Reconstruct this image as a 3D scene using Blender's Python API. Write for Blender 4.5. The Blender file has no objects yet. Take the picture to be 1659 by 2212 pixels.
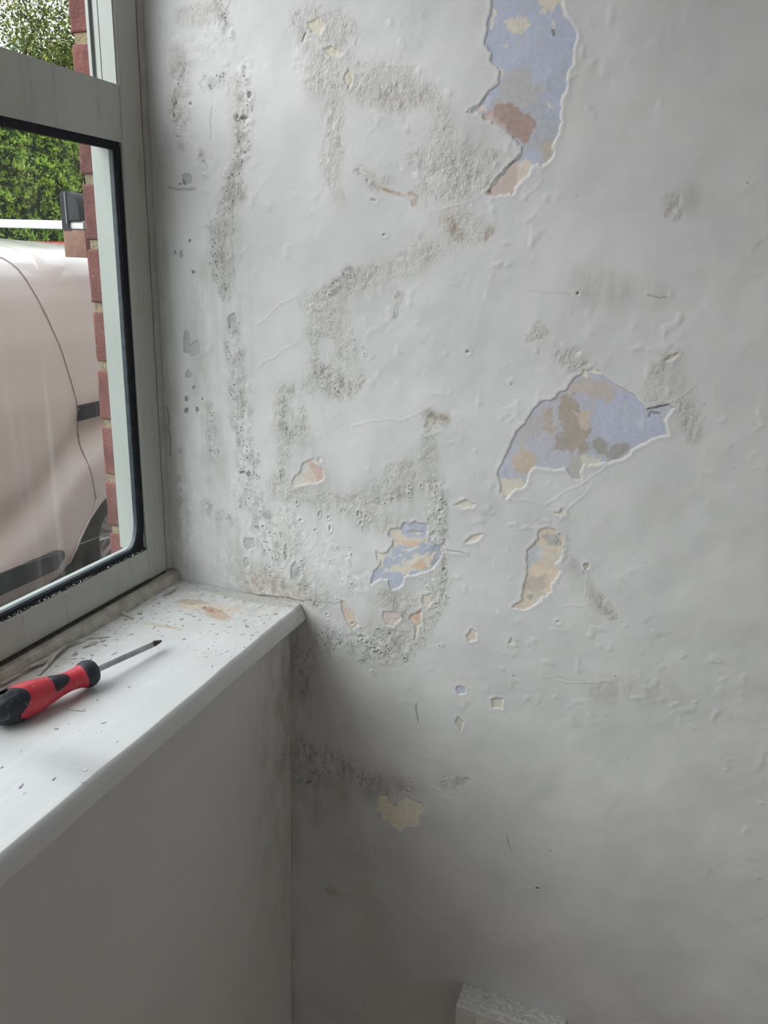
import bpy, bmesh, math, random
import numpy as np
from mathutils import Vector, Matrix

# ------------------------------------------------------------------ camera
YAW, PITCH, ROLL, FPX = 3.56688897e-01, 1.25796038, 3.70516827e-02, 1676.3557
CAM = np.array([0.427431, -0.85, 0.439171])
IW, IH = 1659.0, 2212.0
RM = Matrix.Rotation(YAW, 3, 'Z') @ Matrix.Rotation(PITCH, 3, 'X') @ Matrix.Rotation(ROLL, 3, 'Z')
RN = np.array(RM)
scene = bpy.context.scene
C = scene.collection
cd = bpy.data.cameras.new('camera'); cam = bpy.data.objects.new('camera', cd); C.objects.link(cam)
cd.sensor_width = 36; cd.sensor_fit = 'AUTO'; cd.lens = FPX / IH * 36; cd.clip_start = 0.02; cd.clip_end = 200
M4 = RM.to_4x4(); M4.translation = Vector(CAM); cam.matrix_world = M4
scene.camera = cam
scene.view_settings.view_transform = 'Standard'; scene.view_settings.look = 'None'
scene.view_settings.gamma = 1; scene.view_settings.use_curve_mapping = False
scene.view_settings.exposure = 0.0
scene.cycles.max_bounces = 16; scene.cycles.diffuse_bounces = 10; scene.cycles.transparent_max_bounces = 16

# ------------------------------------------------------------------ light: overcast daylight
SKY, GLOW = 2.0, 7.2       # dull cloud all round, and the brighter cloud in front of the sun
GDIR = Vector((-.62, -.50, .60)).normalized()
w = bpy.data.worlds.new('overcast_sky'); scene.world = w; w.use_nodes = True
nt = w.node_tree; nt.nodes.clear()
wo = nt.nodes.new('ShaderNodeOutputWorld'); bg = nt.nodes.new('ShaderNodeBackground')
tc = nt.nodes.new('ShaderNodeTexCoord'); sp = nt.nodes.new('ShaderNodeSeparateXYZ'); cr = nt.nodes.new('ShaderNodeValToRGB')
nt.links.new(tc.outputs['Generated'], sp.inputs[0]); nt.links.new(sp.outputs[2], cr.inputs[0])
cr.color_ramp.elements[0].position = 0.0; cr.color_ramp.elements[0].color = (.62, .66, .70, 1)
cr.color_ramp.elements[1].position = 0.8; cr.color_ramp.elements[1].color = (.95, 1.0, 1.08, 1)
nt.links.new(cr.outputs[0], bg.inputs[0]); bg.inputs[1].default_value = SKY
dt = nt.nodes.new('ShaderNodeVectorMath'); dt.operation = 'DOT_PRODUCT'; dt.inputs[1].default_value = GDIR
nt.links.new(tc.outputs['Generated'], dt.inputs[0])
mx0 = nt.nodes.new('ShaderNodeMath'); mx0.operation = 'MAXIMUM'; mx0.inputs[1].default_value = 0; nt.links.new(dt.outputs['Value'], mx0.inputs[0])
pw = nt.nodes.new('ShaderNodeMath'); pw.operation = 'POWER'; pw.inputs[1].default_value = 6; nt.links.new(mx0.outputs[0], pw.inputs[0])
gm = nt.nodes.new('ShaderNodeMath'); gm.operation = 'MULTIPLY'; gm.inputs[1].default_value = GLOW; nt.links.new(pw.outputs[0], gm.inputs[0])
bg2 = nt.nodes.new('ShaderNodeBackground'); bg2.inputs[0].default_value = (1, .99, .97, 1); nt.links.new(gm.outputs[0], bg2.inputs[1])
ad = nt.nodes.new('ShaderNodeAddShader'); nt.links.new(bg.outputs[0], ad.inputs[0]); nt.links.new(bg2.outputs[0], ad.inputs[1])
nt.links.new(ad.outputs[0], wo.inputs[0])
w.cycles.sampling_method = 'MANUAL'; w.cycles.sample_map_resolution = 512
def portal(name, loc, rot, sx, sy):
    l = bpy.data.lights.new(name, 'AREA'); l.shape = 'RECTANGLE'; l.size = sx; l.size_y = sy
    l.cycles.is_portal = True
    o = bpy.data.objects.new(name, l); C.objects.link(o); o.location = loc; o.rotation_euler = rot
def room_lamp(name, loc, size, power, col, rot=(0, 0, 0)):
    l = bpy.data.lights.new(name, 'AREA'); l.shape = 'DISK'; l.size = size; l.energy = power; l.color = col
    o = bpy.data.objects.new(name, l); C.objects.link(o); o.location = loc; o.rotation_euler = rot
WZ1, WY0 = 1.10, -1.22
portal('added_window_portal', (3.46, -1.85, .375), (0, math.pi / 2, 0), 1.5, 1.55)  # portal of the far window added for fill light
portal('window_portal', (-0.30, WY0 / 2, .54), (0, -math.pi / 2, 0), 1.25, 1.35)

# ------------------------------------------------------------------ helpers
def lin(c):
    c = c / 255.0
    return c / 12.92 if c <= .04045 else ((c + .055) / 1.055) ** 2.4
def srgb(r, g, b): return (lin(r), lin(g), lin(b))
def alb(pix, white, a=.60):
    c = [lin(p) / lin(q) * a for p, q in zip(pix, white)]; g = sum(c) / 3
    return tuple(min(.85, g + (x - g) * .85) for x in c)
def ray(x, y):
    return RN @ np.array([(x - IW / 2) / FPX, -(y - IH / 2) / FPX, -1.0])
def onp(x, y, ax, val):
    v = ray(x, y); t = (val - CAM[ax]) / v[ax]; return CAM + t * v
def wallpt(x, y): p = onp(x, y, 1, 0.0); return (p[0], p[2])
def sillpt(x, y, z=0.0): p = onp(x, y, 2, z); return (p[0], p[1])

def link(name, me, mats, parent=None):
    o = bpy.data.objects.new(name, me); C.objects.link(o)
    if not isinstance(mats, (list, tuple)): mats = [mats]
    for m in mats: me.materials.append(m)
    if parent: o.parent = parent
    return o
def obj(name, bm, mats, parent=None, smooth=False, autos=None):
    me = bpy.data.meshes.new(name); bm.normal_update(); bm.to_mesh(me); bm.free()
    if smooth or autos:
        me.polygons.foreach_set('use_smooth', [True] * len(me.polygons))
    o = link(name, me, mats, parent)
    if autos: me.set_sharp_from_angle(angle=math.radians(autos))
    return o
def tag(o, label=None, cat=None, group=None, kind=None):
    if label: o['label'] = label
    if cat: o['category'] = cat
    if group: o['group'] = group
    if kind: o['kind'] = kind
    return o
def empty(name, loc, label=None, cat=None, group=None, rot=(0, 0, 0), kind=None):
    o = bpy.data.objects.new(name, None); C.objects.link(o); o.location = loc; o.rotation_euler = rot
    o.empty_display_size = .05
    return tag(o, label, cat, group, kind)
def local(parent, o):
    return o
def add_box(bm, lo, hi, bevel=0, seg=2):
    lo, hi = [min(a, b) for a, b in zip(lo, hi)], [max(a, b) for a, b in zip(lo, hi)]
    r = bmesh.ops.create_cube(bm, size=1)
    vs = r['verts']
    for v in vs:
        v.co = Vector([lo[i] + (v.co[i] + .5) * (hi[i] - lo[i]) for i in range(3)])
    if bevel:
        es = list({e for v in vs for e in v.link_edges})
        bmesh.ops.bevel(bm, geom=es, offset=bevel, segments=seg, profile=.6, affect='EDGES', clamp_overlap=True)
def box(name, lo, hi, m, parent=None, bevel=0, seg=2):
    bm = bmesh.new(); add_box(bm, lo, hi, bevel, seg)
    return obj(name, bm, m, parent, autos=40 if bevel else None)
def extrude_profile(bm, pts, axis, a, b, close=True):
    """pts = 2D profile in the two other axes (cyclic order), swept from a to b along axis"""
    oth = [i for i in range(3) if i != axis]
    rings = []
    for t in (a, b):
        ring = []
        for p in pts:
            co = [0, 0, 0]; co[axis] = t; co[oth[0]] = p[0]; co[oth[1]] = p[1]
            ring.append(bm.verts.new(co))
        rings.append(ring)
    n = len(pts)
    for i in range(n if close else n - 1):
        j = (i + 1) % n
        bm.faces.new((rings[0][i], rings[0][j], rings[1][j], rings[1][i]))
    if close:
        bm.faces.new(rings[0]); bm.faces.new(rings[1][::-1])
    bmesh.ops.recalc_face_normals(bm, faces=bm.faces)
def tube(bm, pts, r, n=8, cap=True, flat=None):
    pts = [Vector(p) for p in pts]; rings = []
    rr = r if isinstance(r, (list, tuple)) else [r] * len(pts)
    up = Vector((0, 0, 1))
    for i, p in enumerate(pts):
        t = (pts[min(i + 1, len(pts) - 1)] - pts[max(i - 1, 0)]).normalized()
        s = t.cross(up)
        if s.length < .05: s = t.cross(Vector((1, 0, 0)))
        s.normalize(); u = s.cross(t).normalized()
        rings.append([bm.verts.new(p + (s * math.cos(2 * math.pi * k / n) + u * math.sin(2 * math.pi * k / n) * (flat or 1)) * rr[i]) for k in range(n)])
    for a, b in zip(rings[:-1], rings[1:]):
        for k in range(n):
            bm.faces.new((a[k], a[(k + 1) % n], b[(k + 1) % n], b[k]))
    if cap:
        bm.faces.new(rings[0][::-1]); bm.faces.new(rings[-1])
    bmesh.ops.recalc_face_normals(bm, faces=bm.faces)

class MT:
    """small node-material builder"""
    def __init__(s, name, rough=.6, metal=0.0, spec=.5):
        s.m = bpy.data.materials.new(name); s.m.use_nodes = True
        s.nt = s.m.node_tree; s.b = s.nt.nodes['Principled BSDF']
        s.b.inputs['Roughness'].default_value = rough; s.b.inputs['Metallic'].default_value = metal
        s.b.inputs['Specular IOR Level'].default_value = spec
        s.tc = s.n('ShaderNodeTexCoord')
    def n(s, t, **k):
        nd = s.nt.nodes.new(t)
        for a, v in k.items(): setattr(nd, a, v)
        return nd
    def set(s, sock, v):
        if v is None: return
        if hasattr(v, 'is_output') or isinstance(v, bpy.types.NodeSocket): s.nt.links.new(v, sock)
        elif isinstance(v, (tuple, list)) and len(v) == 3 and sock.type == 'RGBA': sock.default_value = (*v, 1)
        else: sock.default_value = v
    def coord(s, scale=(1, 1, 1)):
        mp = s.n('ShaderNodeMapping'); mp.inputs['Scale'].default_value = scale
        s.nt.links.new(s.tc.outputs['Object'], mp.inputs[0]); return mp.outputs[0]
    def noise(s, scale, detail=4, rough=.55, sc=(1, 1, 1), dist=0):
        nd = s.n('ShaderNodeTexNoise'); nd.inputs['Scale'].default_value = scale
        nd.inputs['Detail'].default_value = detail; nd.inputs['Roughness'].default_value = rough
        nd.inputs['Distortion'].default_value = dist
        s.nt.links.new(s.coord(sc), nd.inputs['Vector']); return nd.outputs['Fac']
    def voro(s, scale, sc=(1, 1, 1), out='Distance', rnd=1.0):
        nd = s.n('ShaderNodeTexVoronoi'); nd.inputs['Scale'].default_value = scale
        nd.inputs['Randomness'].default_value = rnd
        s.nt.links.new(s.coord(sc), nd.inputs['Vector']); return nd.outputs[out]
    def ramp(s, f, a, b, lo=0.0, hi=1.0, smooth=True):
        nd = s.n('ShaderNodeMapRange'); nd.interpolation_type = 'SMOOTHSTEP' if smooth else 'LINEAR'
        s.set(nd.inputs[0], f); s.set(nd.inputs[1], a); s.set(nd.inputs[2], b)
        nd.inputs[3].default_value = lo; nd.inputs[4].default_value = hi; return nd.outputs[0]
    def math(s, op, a, b=None, c=None, clamp=False):
        nd = s.n('ShaderNodeMath', operation=op); nd.use_clamp = clamp
        s.set(nd.inputs[0], a); s.set(nd.inputs[1], b); s.set(nd.inputs[2], c); return nd.outputs[0]
    def mix(s, f, a, b, mode='MIX'):
        nd = s.n('ShaderNodeMix', data_type='RGBA', blend_type=mode)
        s.set(nd.inputs[0], f); s.set(nd.inputs[6], a); s.set(nd.inputs[7], b); return nd.outputs[2]
    def bump(s, h, dist=.001, strength=1.0):
        nd = s.n('ShaderNodeBump'); nd.inputs['Distance'].default_value = dist; nd.inputs['Strength'].default_value = strength
        s.set(nd.inputs['Height'], h); s.nt.links.new(nd.outputs[0], s.b.inputs['Normal'])
    def col(s, v): s.set(s.b.inputs['Base Color'], v); return s
    def rgh(s, v): s.set(s.b.inputs['Roughness'], v); return s
def simple(name, col, rough=.6, metal=0, var=.08, scale=40, bump=0, bscale=400, spec=.5):
    t = MT(name, rough, metal, spec)
    n = t.noise(scale)
    f = t.ramp(n, .3, .7)
    t.col(t.mix(f, tuple(c * (1 - var) for c in col), tuple(min(1, c * (1 + var)) for c in col)))
    if bump: t.bump(t.noise(bscale, 3), bump)
    return t.m

# ------------------------------------------------------------------ numpy noise for the worn plaster
def vnoise(u, v, cell, seed, cellv=None):
    cellv = cellv or cell
    rs = np.random.RandomState(seed)
    T = rs.rand(256, 256).astype(np.float32)
    x = u / cell; y = v / cellv
    xi = np.floor(x).astype(np.int32); yi = np.floor(y).astype(np.int32)
    fx = (x - xi).astype(np.float32); fy = (y - yi).astype(np.float32)
    fx = fx * fx * (3 - 2 * fx); fy = fy * fy * (3 - 2 * fy)
    a = T[xi & 255, yi & 255]; b = T[(xi + 1) & 255, yi & 255]; c = T[xi & 255, (yi + 1) & 255]; d = T[(xi + 1) & 255, (yi + 1) & 255]
    return (a * (1 - fx) + b * fx) * (1 - fy) + (c * (1 - fx) + d * fx) * fy
def fbm(u, v, cell, seed, octs=4, gain=.5, cellv=None):
    s = 0; amp = 1; tot = 0
    for k in range(octs):
        s = s + amp * vnoise(u + .37 * k, v + .71 * k, cell / 2 ** k, seed + k, (cellv or cell) / 2 ** k); tot += amp; amp *= gain
    return s / tot
def sstep(x, a, b):
    t = np.clip((x - a) / (b - a), 0, 1); return t * t * (3 - 2 * t)
def jag(poly, amp, rnd, depth=3):
    for _ in range(depth):
        out = []
        for i, p in enumerate(poly):
            q = poly[(i + 1) % len(poly)]
            dx, dy = q[0] - p[0], q[1] - p[1]; L = math.hypot(dx, dy) + 1e-9
            o = rnd.gauss(0, 1) * min(amp, L * .12)
            out += [p, ((p[0] + q[0]) / 2 - dy / L * o, (p[1] + q[1]) / 2 + dx / L * o)]
        poly = out; amp *= .6
    return poly
def poly_sdf(U, V, poly):
    """signed distance, + inside (metres)"""
    d = np.full(U.shape, 1e9, np.float32); ins = np.zeros(U.shape, bool)
    n = len(poly)
    for i in range(n):
        x1, y1 = poly[i]; x2, y2 = poly[(i + 1) % n]
        ex, ey = x2 - x1, y2 - y1; L2 = ex * ex + ey * ey + 1e-14
        t = np.clip(((U - x1) * ex + (V - y1) * ey) / L2, 0, 1)
        dd = (U - x1 - t * ex) ** 2 + (V - y1 - t * ey) ** 2
        d = np.minimum(d, dd)
        c = (y1 > V) != (y2 > V)
        if abs(ey) > 1e-12: ins ^= c & (U < ex * (V - y1) / ey + x1)
    return np.where(ins, 1, -1) * np.sqrt(d)
def line_dist(U, V, pts):
    """distance to a polyline whose points carry a radius: returns max(1 - d/r)"""
    out = np.full(U.shape, -9.0, np.float32)
    for (x1, y1, r1), (x2, y2, r2) in zip(pts[:-1], pts[1:]):
        ex, ey = x2 - x1, y2 - y1; L2 = ex * ex + ey * ey + 1e-14
        t = np.clip(((U - x1) * ex + (V - y1) * ey) / L2, 0, 1)
        dd = np.sqrt((U - x1 - t * ex) ** 2 + (V - y1 - t * ey) ** 2)
        out = np.maximum(out, 1 - dd / (r1 + (r2 - r1) * t))
    return out

# ------------------------------------------------------------------ materials
M = {}
def wall_material():
    t = MT('old_white_emulsion_on_damp_plaster', .62, 0, .35)
    at = t.n('ShaderNodeAttribute', attribute_name='layer'); am = t.n('ShaderNodeAttribute', attribute_name='marks')
    ax = t.n('ShaderNodeAttribute', attribute_name='extra')
    sm = t.n('ShaderNodeSeparateColor'); t.nt.links.new(am.outputs['Color'], sm.inputs[0])
    sx = t.n('ShaderNodeSeparateColor'); t.nt.links.new(ax.outputs['Color'], sx.inputs[0])
    R_, M_, W_, rim = sm.outputs[0], sm.outputs[1], sm.outputs[2], am.outputs['Alpha']
    G_, D_, B_ = sx.outputs[0], sx.outputs[1], sx.outputs[2]
    s = t.math('MULTIPLY', t.math('SUBTRACT', at.outputs['Alpha'], .5), 20.0)      # mm, + inside a loss
    nf = t.noise(900, 3, .6)
    s = t.math('ADD', s, t.math('MULTIPLY', t.math('SUBTRACT', nf, .5), 1.0))
    inside = t.ramp(s, -.1, .1)
    # paint
    cloud = t.ramp(t.noise(9, 5, .6), .3, .7)
    paint = t.mix(cloud, (.575, .585, .59), (.655, .66, .665))
    g2 = t.math('MULTIPLY', G_, t.ramp(t.noise(28, 6, .65, (1, 1, .5)), .32, .68))
    paint = t.mix(t.math('MULTIPLY', g2, .5), paint, (.38, .37, .345))
    rn = t.ramp(t.noise(330, 5, .7), .3, .7)
    rough_c = t.mix(rn, (.37, .355, .315), (.64, .63, .59))
    rough_c = t.mix(t.ramp(t.voro(420), .17, .10), rough_c, (.80, .80, .77))
    paint = t.mix(t.math('MULTIPLY', R_, .62), paint, rough_c)
    paint = t.mix(t.math('MULTIPLY', B_, t.ramp(t.noise(120, 5, .7), .3, .65)), paint, (.36, .28, .20))
    wn = t.ramp(t.noise(150, 4, .65, (1, 1, .6)), .42, .75, 0, .6)
    rdg = t.math('ABSOLUTE', t.math('SUBTRACT', t.noise(55, 5, .6, (1, 1, .7), .6), .5))
    wn = t.math('MAXIMUM', wn, t.math('MULTIPLY', t.ramp(rdg, .03, .004), t.ramp(t.noise(70, 3), .45, .62, 0, .6)))
    vs_ = t.ramp(t.noise(110, 4, .6, (1, 1, .06)), .3, .7, .93, 1.05); vs_ = t.mix(G_, (1.0, 1.0, 1.0), vs_)
    paint = t.mix(1.0, paint, vs_, 'MULTIPLY')
    paint = t.mix(t.math('MULTIPLY', t.math('MULTIPLY', W_, wn), .85), paint, (.79, .80, .805))
    mn = t.ramp(t.noise(90, 5, .7, (1, 1, .45)), .40, .72)
    paint = t.mix(t.math('MULTIPLY', t.math('MULTIPLY', M_, mn), .60), paint, (.22, .21, .19))
    def dots(scale, k, lo):
        mpd = t.n('ShaderNodeVectorMath', operation='ADD'); nzd = t.n('ShaderNodeTexNoise'); nzd.inputs['Scale'].default_value = scale * 1.6; nzd.inputs['Detail'].default_value = 3
        t.nt.links.new(t.tc.outputs['Object'], nzd.inputs['Vector'])
        scd = t.n('ShaderNodeVectorMath', operation='SCALE'); scd.inputs['Scale'].default_value = .55 / scale; t.nt.links.new(nzd.outputs['Color'], scd.inputs[0])
        t.nt.links.new(t.tc.outputs['Object'], mpd.inputs[0]); t.nt.links.new(scd.outputs[0], mpd.inputs[1])
        vn = t.n('ShaderNodeTexVoronoi'); vn.inputs['Scale'].default_value = scale; t.nt.links.new(mpd.outputs[0], vn.inputs['Vector'])
        v = vn.outputs['Distance']; rnd = vn.outputs['Color']; sr = t.n('ShaderNodeSeparateColor'); t.nt.links.new(rnd, sr.inputs[0])
        thr = t.math('MULTIPLY', t.math('MULTIPLY', t.math('SUBTRACT', M_, lo, clamp=True), t.ramp(sr.outputs[0], .35, 1)), k)
        return t.ramp(t.math('SUBTRACT', thr, v), 0.0, .05)
    dd = t.math('MAXIMUM', dots(230, .36, .05), dots(400, .38, .10))
    paint = t.mix(t.math('MULTIPLY', dd, .68), paint, (.07, .065, .055))
    # what lies beneath
    un = t.ramp(t.noise(180, 5, .65), .25, .75)
    under = t.mix(un, t.mix(.20, at.outputs['Color'], (.3, .28, .25)), t.mix(.10, at.outputs['Color'], (.85, .84, .80)))
    under = t.mix(t.ramp(t.noise(70, 6, .75, (1, 1, .5)), .50, .64, 0, .35), under, (.50, .47, .42))
    crn = t.ramp(t.noise(600, 3), .3, .7, .55, 1.35)
    rimf = t.ramp(t.math('SUBTRACT', t.math('MULTIPLY', rim, crn), s), -.15, .15)
    under = t.mix(rimf, under, (.68, .66, .59))
    c = t.mix(inside, paint, under)
    c = t.mix(t.math('MULTIPLY', D_, .9), c, (.05, .045, .04))
    t.col(c)
    t.rgh(t.mix(inside, (.55, .55, .55), (.8, .8, .8)))
    # fine relief: roller texture, granular salts, sharp paint step
    fine = t.math('MULTIPLY', t.noise(300, 3, .55), .15)
    gr = t.math('MULTIPLY', t.math('MULTIPLY', t.math('SUBTRACT', t.noise(420, 5, .65, (1, 1, .7)), .5), t.math('ADD', R_, t.math('MULTIPLY', W_, .4))), 1.35)
    st = t.math('MULTIPLY', t.noise(220, 3, .6, (1, 1, .25)), .08)
    h = t.math('ADD', t.math('ADD', fine, gr), st)
    h = t.math('SUBTRACT', h, t.math('MULTIPLY', inside, .35))
    h = t.math('SUBTRACT', h, t.math('MULTIPLY', dd, .25))
    t.bump(h, .001, 1.0)
    return t.m
M['wall'] = wall_material()

def plain_wall(name='plain_white_emulsion', base=(.82, .81, .79)):
    t = MT(name, .6, 0, .35)
    c = t.mix(t.ramp(t.noise(6, 5, .6), .3, .7), tuple(x * .95 for x in base), base)
    t.col(c); t.bump(t.math('ADD', t.noise(260, 3), t.math('MULTIPLY', t.noise(30, 3), 1.5)), .0002)
    return t.m
M['plain'] = plain_wall()

def under_wall_mat():
    t = MT('white_emulsion_under_window', .6, 0, .35)
    sep = t.n('ShaderNodeSeparateXYZ'); t.nt.links.new(t.tc.outputs['Object'], sep.inputs[0])
    base = t.mix(t.ramp(t.noise(5, 5, .6), .3, .7), (.60, .595, .58), (.64, .635, .62))
    near = t.ramp(sep.outputs[1], -.16, -.01)          # growth hugging the corner
    low = t.ramp(sep.outputs[2], -.75, -.15)
    k = t.math('MULTIPLY', t.math('MULTIPLY', near, low), t.ramp(t.noise(40, 6, .7, (1, 1, .35)), .38, .7))
    c = t.mix(t.math('MULTIPLY', k, .6), base, (.30, .28, .23))
    v = t.voro(190); d = t.ramp(t.math('SUBTRACT', t.math('MULTIPLY', t.math('MULTIPLY', near, low), t.ramp(t.noise(35, 3), .45, .75, 0, .35)), v), 0, .05)
    c = t.mix(t.math('MULTIPLY', d, .6), c, (.09, .08, .06))
    spot = t.ramp(t.voro(9), .012, .006)
    c = t.mix(spot, c, (.08, .07, .06))
    t.col(c); t.bump(t.math('ADD', t.noise(260, 3), t.math('MULTIPLY', t.noise(60, 3, .6, (1, 1, .3)), 1.2)), .00025)
    return t.m
M['under'] = under_wall_mat()

def sill_mat():
    t = MT('scuffed_white_gloss_paint', .38, 0, .45)
    sep = t.n('ShaderNodeSeparateXYZ'); t.nt.links.new(t.tc.outputs['Object'], sep.inputs[0])
    X, Y = sep.outputs[0], sep.outputs[1]
    c = t.mix(t.ramp(t.noise(14, 5, .6, (1, .4, 1)), .3, .7), (.62, .625, .635), (.69, .695, .70))
    br = t.noise(130, 5, .65, (1, .04, 1))
    c = t.mix(t.ramp(br, .35, .65, 0, .28), c, (.56, .56, .57))
    # dirt thickens toward the frame and the damp wall
    nearf = t.ramp(X, -.10, -.2); nearw = t.ramp(Y, -.16, -.01)
    dirt = t.math('MULTIPLY', t.math('MAXIMUM', nearf, nearw), t.ramp(t.noise(55, 6, .7), .38, .66))
    c = t.mix(t.math('MULTIPLY', dirt, .6), c, (.42, .40, .36))
    grit = t.math('MULTIPLY', t.ramp(t.voro(260), .16, .1), t.math('MAXIMUM', t.ramp(nearw, 0, 1, .10, .8), t.math('MULTIPLY', nearf, .8)))
    grit = t.math('MULTIPLY', grit, t.ramp(t.noise(120, 2), .5, .62))
    c = t.mix(t.math('MULTIPLY', grit, .6), c, (.22, .20, .18))
    def blob(px, py, rx, ry, rot, col, soft, c, nsc=120, amp=.8, fac=.9, ex=None):
        x0, y0 = sillpt(px, py)
        mp = t.n('ShaderNodeMapping'); mp.vector_type = 'TEXTURE'
        mp.inputs['Location'].default_value = (x0, y0, 0); mp.inputs['Rotation'].default_value = (0, 0, rot)
        mp.inputs['Scale'].default_value = (rx, ry, 1e3)
        t.nt.links.new(t.tc.outputs['Object'], mp.inputs[0])
        ln = t.n('ShaderNodeVectorMath', operation='LENGTH'); t.nt.links.new(mp.outputs[0], ln.inputs[0])
        d = t.math('ADD', ln.outputs['Value'], t.math('MULTIPLY', t.math('SUBTRACT', t.noise(nsc, 5, .7), .5), amp * 2))
        return t.mix(t.math('MULTIPLY', t.math('MULTIPLY', t.ramp(d, 1 + soft, 1 - soft), fac), t.ramp(t.noise(310, 5, .75), .38, .56, .35, 1)), c, col)
    c = blob(535, 1290, .075, .012, 0, (.46, .45, .43), .05, c, 90, .5)
    c = blob(450, 1312, .045, .014, .15, (.62, .52, .40), .25, c, 110, .9, .8)
    c = blob(470, 1328, .022, .010, -.3, (.45, .26, .12), .3, c, 160, .9, .75)
    c = blob(452, 1316, .012, .006, 0, (.34, .13, .10), .3, c, 160, .8, .7)
    c = blob(415, 1300, .02, .008, .3, (.36, .27, .18), .3, c, 160, .9, .7)
    c = blob(350, 1352, .028, .004, .1, (.52, .42, .28), .3, c, 160, .8, .7)
    c = blob(15, 1470, .05, .06, 0, (.40, .37, .33), .4, c, 60, .6, .7)
    t.col(c); t.rgh(t.math('ADD', .34, t.math('MULTIPLY', dirt, .35)))
    t.bump(t.math('ADD', t.math('MULTIPLY', br, 1.0), t.math('ADD', t.math('MULTIPLY', dirt, .8), t.math('MULTIPLY', t.noise(300, 3), .3))), .00022)
    return t.m
M['sill'] = sill_mat()

def frame_mat():
    t = MT('grey_green_painted_window_frame', .42, 0, .4)
    c = t.mix(t.ramp(t.noise(9, 5, .6), .3, .7), (.40, .405, .37), (.45, .455, .42))
    st = t.ramp(t.noise(60, 5, .7, (1, 1, .12)), .5, .75)
    c = t.mix(t.math('MULTIPLY', st, .45), c, (.24, .225, .19))
    c = t.mix(t.math('MULTIPLY', t.ramp(t.voro(70, (1, 1, .5)), .075, .05), t.ramp(t.noise(20, 2), .5, .6)), c, (.70, .69, .64))
    c = t.mix(t.math('MULTIPLY', t.ramp(t.voro(45), .05, .03), .8), c, (.10, .09, .07))
    t.col(c); t.bump(t.noise(200, 3), .00015)
    return t.m
M['frame'] = frame_mat()
def outframe_mat():
    t = MT('pale_outer_window_frame', .35, 0, .5)
    c = t.mix(t.ramp(t.noise(12, 5, .6, (1, 1, .3)), .3, .7), (.30, .33, .31), (.35, .38, .36))
    c = t.mix(t.math('MULTIPLY', t.ramp(t.voro(110), .09, .05), t.ramp(t.noise(40, 2), .5, .6)), c, (.12, .11, .09))
    t.col(c); return t.m
M['outframe'] = outframe_mat()
M['gasket'] = simple('black_rubber_gasket', (.007, .009, .014), .6, 0, .4, 80, .0003, 500, .25)
M['gasket_grey'] = simple('worn_grey_gasket_lip', (.05, .065, .08), .4, 0, .3, 80, .0002, 500)
M['caulk'] = simple('brittle_beige_caulk', (.44, .42, .37), .7, 0, .2, 60, .0006, 300)
M['dirt'] = simple('dark_gap_strip', (.05, .047, .04), .9, 0, .5, 200, .0005, 600)  # darkness of the gap put into the colour of its strips
M['chip'] = simple('white_paint_chip', (.62, .615, .60), .6, 0, .15, 300)
M['chipgrey'] = simple('grey_paint_chip', (.36, .35, .33), .7, 0, .2, 300)
M['chipblue'] = simple('violet_backed_paint_chip', (.42, .42, .56), .6, 0, .15, 300)

def glass_mat():
    t = MT('dusty_window_glass', .1); nt = t.nt; nt.nodes.remove(t.b)
    out = [n for n in nt.nodes if n.type == 'OUTPUT_MATERIAL'][0]
    tr = t.n('ShaderNodeBsdfTransparent'); tr.inputs[0].default_value = (.93, .95, .94, 1)
    gl = t.n('ShaderNodeBsdfGlossy'); gl.inputs['Roughness'].default_value = .02
    lw = t.n('ShaderNodeLayerWeight'); lw.inputs[0].default_value = .5
    fr_ = t.math('ADD', t.math('MULTIPLY', t.math('POWER', lw.outputs['Facing'], 4.0), .5), .02)
    mx = t.n('ShaderNodeMixShader'); nt.links.new(fr_, mx.inputs[0]); nt.links.new(tr.outputs[0], mx.inputs[1]); nt.links.new(gl.outputs[0], mx.inputs[2])
    df = t.n('ShaderNodeBsdfTranslucent'); df.inputs[0].default_value = (.8, .8, .78, 1)
    d2 = t.n('ShaderNodeBsdfDiffuse'); d2.inputs[0].default_value = (.8, .8, .78, 1)
    dm = t.n('ShaderNodeMixShader'); dm.inputs[0].default_value = .5; nt.links.new(df.outputs[0], dm.inputs[1]); nt.links.new(d2.outputs[0], dm.inputs[2])
    sep = t.n('ShaderNodeSeparateXYZ'); nt.links.new(t.tc.outputs['Object'], sep.inputs[0])
    v = t.voro(330, (1, 1, .7)); spk = t.math('MULTIPLY', t.ramp(v, .13, .07), t.ramp(t.noise(45, 3), .5, .66))
    streak = t.math('MULTIPLY', t.ramp(t.noise(55, 4, .6, (1, 1, .04)), .45, .8), .03)
    haze = t.ramp(t.noise(8, 4, .6), .3, .8, .003, .014)
    runs = t.math('MULTIPLY', t.ramp(t.noise(75, 2, .5, (1, 1, .02)), .64, .76), .05)
    f = t.math('ADD', t.math('ADD', streak, haze), t.math('ADD', t.math('MULTIPLY', spk, .30), runs), clamp=True)
    m2 = t.n('ShaderNodeMixShader'); nt.links.new(f, m2.inputs[0]); nt.links.new(mx.outputs[0], m2.inputs[1]); nt.links.new(dm.outputs[0], m2.inputs[2])
    nt.links.new(m2.outputs[0], out.inputs[0]); return t.m
M['glass'] = glass_mat()

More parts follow.
